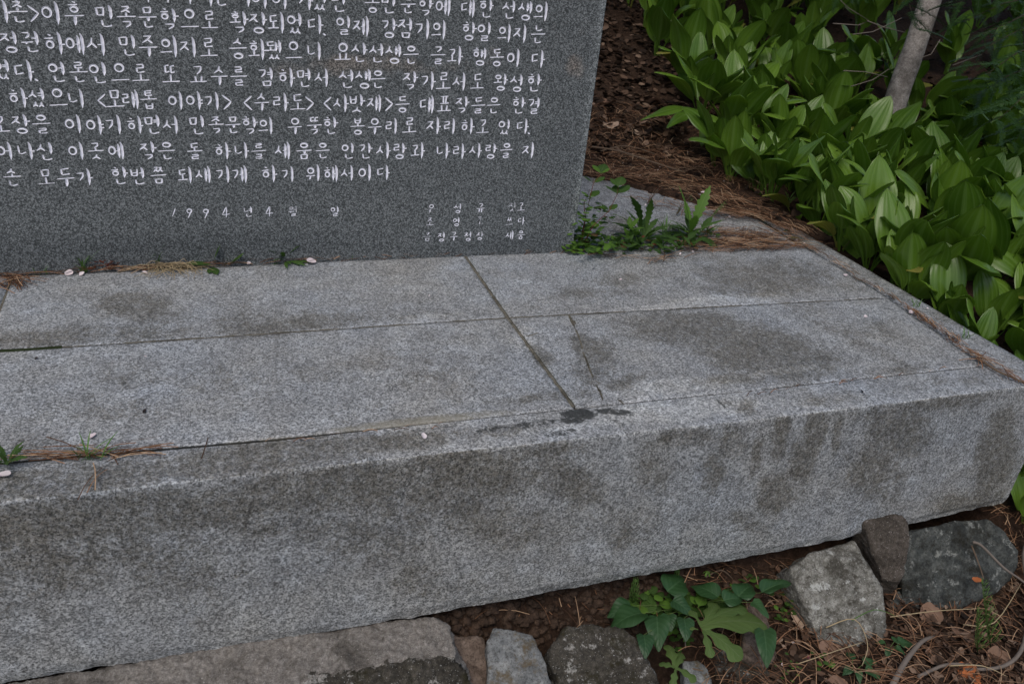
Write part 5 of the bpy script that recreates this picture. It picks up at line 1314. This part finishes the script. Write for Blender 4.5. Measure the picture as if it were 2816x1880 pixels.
sprigs(1960, 1670, 34, 'small round leaves behind the big lobed leaf', .045, s=(1.0, 2.2))
sprigs(2060, 1620, 20, 'small round leaves under the kerb edge right of the violets', .035, s=(.8, 1.5))
sprigs(1720, 1690, 24, 'dark round leaves at the left end of the violets', .03, s=(1.2, 2.6))
sprigs(1830, 1720, 28, 'round leaves below the violets beside the mortar lump', .035, s=(1.1, 2.4))
sprigs(2260, 1830, 10, 'few small leaves left of the large flat brown leaf', .02, s=(.6, 1.0))
def violets_at(px, py, lst, nm):
    b = BG(px, py); o = empty('violet_plant', b, nm, 'plant')
    for t_, l, wd in lst:
        d = (BG(*t_) - b); T_ = b + d.normalized() * max(.01, d.length) + Vector((0, 0, .016)); B = b + d * .35 + Vector((0, 0, .02)); leaf_to(LH, .05, o, B, T_, widen=wd); stem(o, [b, B], .0009)
violets_at(2440, 1790, [((2430, 1825), 1, 1.0), ((2470, 1770), 1, 1.4), ((2510, 1785), 1, 1.3), ((2400, 1780), 1, 1.1), ((2485, 1815), 1, 1.2)], 'violet plant in the litter below the pale block')
violets_at(2345, 1850, [((2320, 1800), 1, 1.0), ((2360, 1895), 1, 1.0), ((2310, 1870), 1, 1.2), ((2410, 1830), 1, 1.0), ((2420, 1880), 1, 1.3)], 'violet plant at the bottom edge beside the big brown leaf')
def horsetail(px, py, tx, ty, nm, whorls=12, bl=.022, up=None, fan=.45):
    b = BG(px, py) if up is None else BP(px, py, up); top = BY(tx, ty, b.y)
    o = empty('horsetail', b, nm, 'plant'); stem(o, [b, (b + top) / 2, top], .0012)
    for i in range(whorls):
        t = .12 + .85 * i / whorls; p = b + (top - b) * t; l = bl * (1 - .75 * t) + .003
        for k in range(6):
            az = k * 1.05 + i * .5; e = p + Vector((math.cos(az) * l * fan, math.sin(az) * l * fan, l * .95))
            V, F = tube([p, p + (e - p) * .5 + Vector((math.cos(az), math.sin(az), -.3)) * l * .08, e], [.0006, .0005, .0003], 3)
            link('branchlet', mesh('branchlet', [Vector(v) - b for v in V], F, M['grass']), o)
horsetail(1856, 1600, 1875, 1494, 'pointed horsetail sprout rising in front of the kerb face', 9, .016, fan=.3)
horsetail(1738, 1665, 1748, 1590, 'feathery horsetail tuft at the left of the violets', 6, .03, fan=.35)
horsetail(2726, 1790, 2700, 1588, 'tall feathery horsetail in front of the boulder', 12, .034)
horsetail(2688, 1800, 2690, 1668, 'shorter horsetail left of the tall one by the boulder', 9, .03)
for px, py, tx, ty, nm in [(1985, 1600, 1946, 1570, 'drooping violet bud under the kerb edge'), (1765, 1700, 1755, 1668, 'pale violet bud among the leaves at left'), (1862, 1720, 1858, 1690, 'pale violet bud in the middle of the leaves'), (1893, 1775, 1887, 1748, 'pale violet bud below the lobed leaves')]:
    b = BG(px, py); top = BY(tx, ty, b.y); o = empty('flower_bud', b, nm, 'flower'); stem(o, [b, (b + top) / 2 + Vector((.004, 0, .01)), top], .0007)
    for k in range(5): put_leaf(LP, o, top, k * 1.26, -1.2, .3, name='sepal')
# dry leaves, one by one
def dry(px, py, s, nm, z=None, az=None, mat='dryleaf', lob=False, curl=1.0):
    p = BG(px, py) if z is None else BP(px, py, z); q = random.Random(int(px * 7 + py)); V, UV = [], []; nt_, ns_ = 14, 4; az = q.uniform(0, 6.28) if az is None else az
    for j in range(nt_ + 1):
        t = j / nt_; w_ = .42 * math.sin(math.pi * (t * .94 + .03)) ** .7 * (1 if not lob else .55 + .45 * abs(math.cos(t * 9.5)))
        for i in range(-ns_, ns_ + 1):
            u = i / ns_ * w_; v = Vector((t - .5, u, curl * (.8 * u * u + .25 * (t - .5) ** 2 + .05 * math.sin(t * 11 + q.random() * .6) * (1 + u)) + .02 * q.uniform(-1, 1))) * s
            V.append(Matrix.Rotation(az, 3, 'Z') @ Matrix.Rotation(q.uniform(0, .01), 3, 'Y') @ v + Vector((0, 0, .006)))
    o = link('dry_leaf', mesh('dry_leaf', V, grid_faces(2 * ns_ + 1, nt_ + 1), M[mat]), None, p); o.rotation_euler = (q.uniform(-.35, .35), q.uniform(-.35, .35), 0)
    return tag(o, nm, 'dry leaf')
M['orange'] = plain('orange_dry_leaf', (0.40, 0.12, 0.04), (0.5, 0.17, 0.06), 60)
M['paleleaf'] = plain('pale_tan_dry_leaf', (0.34, 0.24, 0.17), (0.52, 0.38, 0.28), 60)
dry(2290, 1812, .075, 'large flat brown leaf between the stones at the bottom edge', az=-.9, curl=.5)
dry(2200, 1716, .05, 'pale curled tan leaf left of the pale stone block', mat='paleleaf', lob=True, curl=1.6, az=.9)
dry(2205, 1745, .04, 'second pale tan leaf just below the curled one', mat='paleleaf', lob=True, curl=1.6, az=2.4)
dry(2555, 1694, .055, 'folded pinkish brown leaf at the foot of the boulder', az=.1, curl=1.4)
dry(2640, 1752, .06, 'lobed brown leaf lying below the boulder', lob=True, az=1.2)
dry(2560, 1815, .045, 'pale brown leaf in the litter right of the curved branch', az=.5)
dry(2660, 1860, .055, 'orange brown lobed leaf at the bottom right', lob=True, az=1.5, mat='orange')
dry(2740, 1820, .06, 'curled brown leaf right of the horsetails', az=.3, curl=1.5)
dry(2778, 1622, .045, 'tan crumpled leaf beside the boulder at the right edge', az=1.0, mat='paleleaf', curl=1.3)
dry(2686, 1600, .022, 'small orange leaf stuck on the boulder', z=-.40, mat='orange', az=.6, curl=.4)
dry(2160, 1585, .06, 'brown leaf caught under the kerb left of the pale block', az=-.3)
dry(2300, 1895, .05, 'brown leaf cut by the bottom edge', az=.3)
dry(1790, 288, .09, 'curved brown leaf on the litter behind the stone', az=-.5, curl=1.2)
dry(1680, 352, .07, 'pale brown leaf beside the right edge of the stone', az=1.2, mat='paleleaf')
dry(1668, 290, .08, 'brown leaf in the litter close to the stone edge', az=.2)
dry(1755, 372, .05, 'small pale leaf on the litter below the curved one', az=.8, mat='paleleaf')
dry(2100, 480, .09, 'brown leaf under the hostas at the back of the needles', az=2.0)
dry(2262, 660, .05, 'reddish leaf at the kerb edge under the hostas', z=-.02, az=.7)
# petals
def petal(px, py, s, nm, z=0.003, mat='petal', az=None, yy=None):
    p = BP(px, py, z) if yy is None else BY(px, py, yy); q = random.Random(int(px + py * 3)); V = []; az = q.uniform(0, 6.28) if az is None else az
    for j in range(6):
        t = j / 5; w_ = .42 * math.sin(math.pi * (t * .85 + .1)) ** .8
        for i in range(-2, 3):
            u = i / 2 * w_; V.append(Matrix.Rotation(az, 3, 'Z') @ Vector(((t - .5) * s, u * s, s * (.5 * u * u * 2 + .3 * (t - .5) ** 2))))
    o = link('petal', mesh('petal', V, grid_faces(5, 6), M[mat]), None, p); o.rotation_euler = (q.uniform(-.3, .5), q.uniform(-.4, .4), 0)
    return tag(o, nm, 'petal', 'fallen petals')
for a_ in [(856, 719, .022, 'large round white petal at the foot of the stone', .006, 'petal', .2), (904, 708, .012, 'small white petal just right of the large round one', .006), (1074, 698, .014, 'pink white petal leaning on the stone left of the slab joint', .008), (1140, 703, .012, 'pinkish petal left of the slab joint', .004),
           (1310, 688, .017, 'folded pink petal right of the slab joint', .008), (1396, 690, .008, 'tiny white petal near the right end of the stone', .004), (190, 751, .018, 'white petal left of the green grass tuft', .003), (225, 753, .012, 'thin white petal touching the grass tuft', .003),
           (327, 743, .013, 'white petal right of the red weed', .004), (398, 750, .012, 'flat white petal left of the straw', .003), (461, 734, .010, 'white petal above the straw tuft', .01), (487, 725, .008, 'tiny white petal above the straw', .014), (684, 724, .010, 'small white petal between two weeds', .005), (556, 726, .010, 'pale petal among the oval leaves', .008),
           (1165, 1198, .012, 'narrow white petal on the dark front kerb', .003, 'petal', 1.6), (2325, 757, .012, 'white petal on the right slab near the kerb joint', .003), (10, 1306, .02, 'white petal at the left edge of the kerb', .003), (2505, 858, .012, 'white petal lying in the right kerb joint', .006),
           (1707, 768, .007, 'tiny pink petal on the right back slab', .002), (255, 1198, .012, 'faded pinkish petal on the left front slab', .002), (2380, 870, .010, 'small pale petal on the right slab', .002), (1925, 536, .022, 'white blossom on the needle litter', .03), (1935, 530, .018, 'second petal of the white blossom on the needles', .034),
           (1632, 452, .018, 'pale lilac petal beside the right edge of the stone', .012), (1810, 470, .014, 'pale lilac petal on the needles behind the weeds', .012), (1975, 578, .010, 'white petal on needles at the kerb', .012), (20, 1000, .0, '') ]:
    if a_[2] > 0: petal(*a_)
petal(2445, 1808, .014, 'white petal in the litter right of the violet leaves', -.47); petal(2219, 1811, .014, 'magenta petal on the soil near the bottom edge', -.47, 'magenta')
for px, py, s, nm in [(1632, 738, .007, 'dark insect like speck on the right back slab'), (398, 1130, .008, 'dark speck on the left front slab'), (100, 985, .006, 'dark seed on the left front slab by the joint'), (2370, 1076, .007, 'small dark speck on the front kerb at right')]:
    o = petal(px, py, s, nm, .002, 'insect'); o.name = 'dark_speck'; o['category'] = 'speck'; del o['group']
# twigs and branches on the ground
def stick(pts, r0, nm, mat='twig', name='twig', z=None):
    P = [(BG(x, y) + Vector((0, 0, u))) if z is None else BP(x, y, u) for x, y, u in pts]; Q = []
    for i in range(len(P) - 1):
        for k in range(4):
            t = k / 4; p0, p1, p2, p3 = P[max(0, i - 1)], P[i], P[i + 1], P[min(len(P) - 1, i + 2)]
            Q.append(.5 * ((2 * p1) + (p2 - p0) * t + (2 * p0 - 5 * p1 + 4 * p2 - p3) * t * t + (3 * p1 - p0 - 3 * p2 + p3) * t ** 3))
    Q.append(P[-1]); V, F = tube(Q, [r0 * (1 - .5 * i / len(Q)) for i in range(len(Q))], 7); c = P[0]
    o = link(name, mesh(name, [v - c for v in V], F, M[mat]), None, c); return tag(o, nm, 'twig')
stick([(2445, 1905, .02), (2475, 1850, .03), (2520, 1795, .03), (2562, 1764, .015)], .006, 'thick curved grey brown branch in the litter', 'greytwig')
stick([(2675, 1490, -.33), (2700, 1500, -.33), (2760, 1560, -.35), (2816, 1600, -.37), (2860, 1650, -.38)], .0032, 'thin grey twig crossing the boulder to the right edge', 'greytwig', z=1)
stick([(2672, 1500, -.34), (2690, 1545, -.35), (2705, 1590, -.36)], .0018, 'fine dark twig hanging in front of the boulder', z=1)
stick([(2816, 1520, .05), (2790, 1580, .05), (2810, 1680, .04), (2800, 1800, .03), (2750, 1850, .02), (2650, 1850, .01)], .006, 'long curved root at the right edge', 'greytwig', 'root')
stick([(2520, 1870, .01), (2600, 1840, .015), (2700, 1840, .01)], .004, 'pale root running along the bottom right', 'greytwig', 'root')
stick([(1870, 1852, .02), (1925, 1874, .03)], .002, 'short reddish twig at the small pale stone', 'twig')
stick([(1935, 1608, .02), (1975, 1597, .03), (2010, 1612, .02)], .0016, 'bent brown twig among the violet leaves', 'twig')
stick([(1878, 1775, .02), (1880, 1802, .02)], .0016, 'stubby pale twig by the lobed leaves', 'greytwig')
stick([(2260, 1755, .03), (2330, 1752, .05), (2370, 1810, .04), (2362, 1850, .02)], .0012, 'arched dry straw in front of the pale block', 'straw', 'dry_stalk')
stick([(2320, 1742, .03), (2380, 1735, .06), (2450, 1722, .03)], .0010, 'green grass stalk lying across the pale block', 'grass', 'dry_stalk')
stick([(2440, 1715, .02), (2560, 1708, .03), (2700, 1690, .02)], .0012, 'long dry stalk along the foot of the boulder', 'straw', 'dry_stalk')
stick([(2190, 1835, .01), (2300, 1815, .03), (2360, 1795, .03)], .0010, 'dry stalk over the large brown leaf', 'straw', 'dry_stalk')
stick([(2635, 1745, .03), (2710, 1760, .05), (2790, 1640, .04)], .0013, 'pale dry stalk rising to the right edge', 'straw', 'dry_stalk')
stick([(2600, 1850, .02), (2680, 1870, .04), (2760, 1880, .02)], .0012, 'loose pale straw at the bottom right', 'straw', 'dry_stalk')
stick([(1625, 420, .02), (1700, 440, .03), (1790, 470, .03), (1880, 490, .02)], .0035, 'dark twig on the needle litter behind the stone')
stick([(1650, 432, .02), (1720, 425, .03), (1800, 440, .02)], .0022, 'second dark twig beside the first on the litter')
stick([(2048, 668, .006), (2090, 676, .008), (2125, 690, .006)], .0014, 'pale forked twig on the slab needles', 'greytwig', z=1)
stick([(2690, 985, .006), (2740, 1018, .008), (2790, 1040, .006), (2860, 1075, .006)], .0028, 'dark twig lying along the mitred kerb joint', 'twig', z=1)
stick([(2535, 705, .008), (2570, 720, .008)], .001, 'hairline twig beside the kerb joint', 'twig', z=1) if False else None
stick([(2345, 760, .004), (2400, 785, .006), (2415, 795, .004)], .0012, 'thin brown twig in the right kerb joint', 'twig', z=1)
print('objects', len(bpy.data.objects))
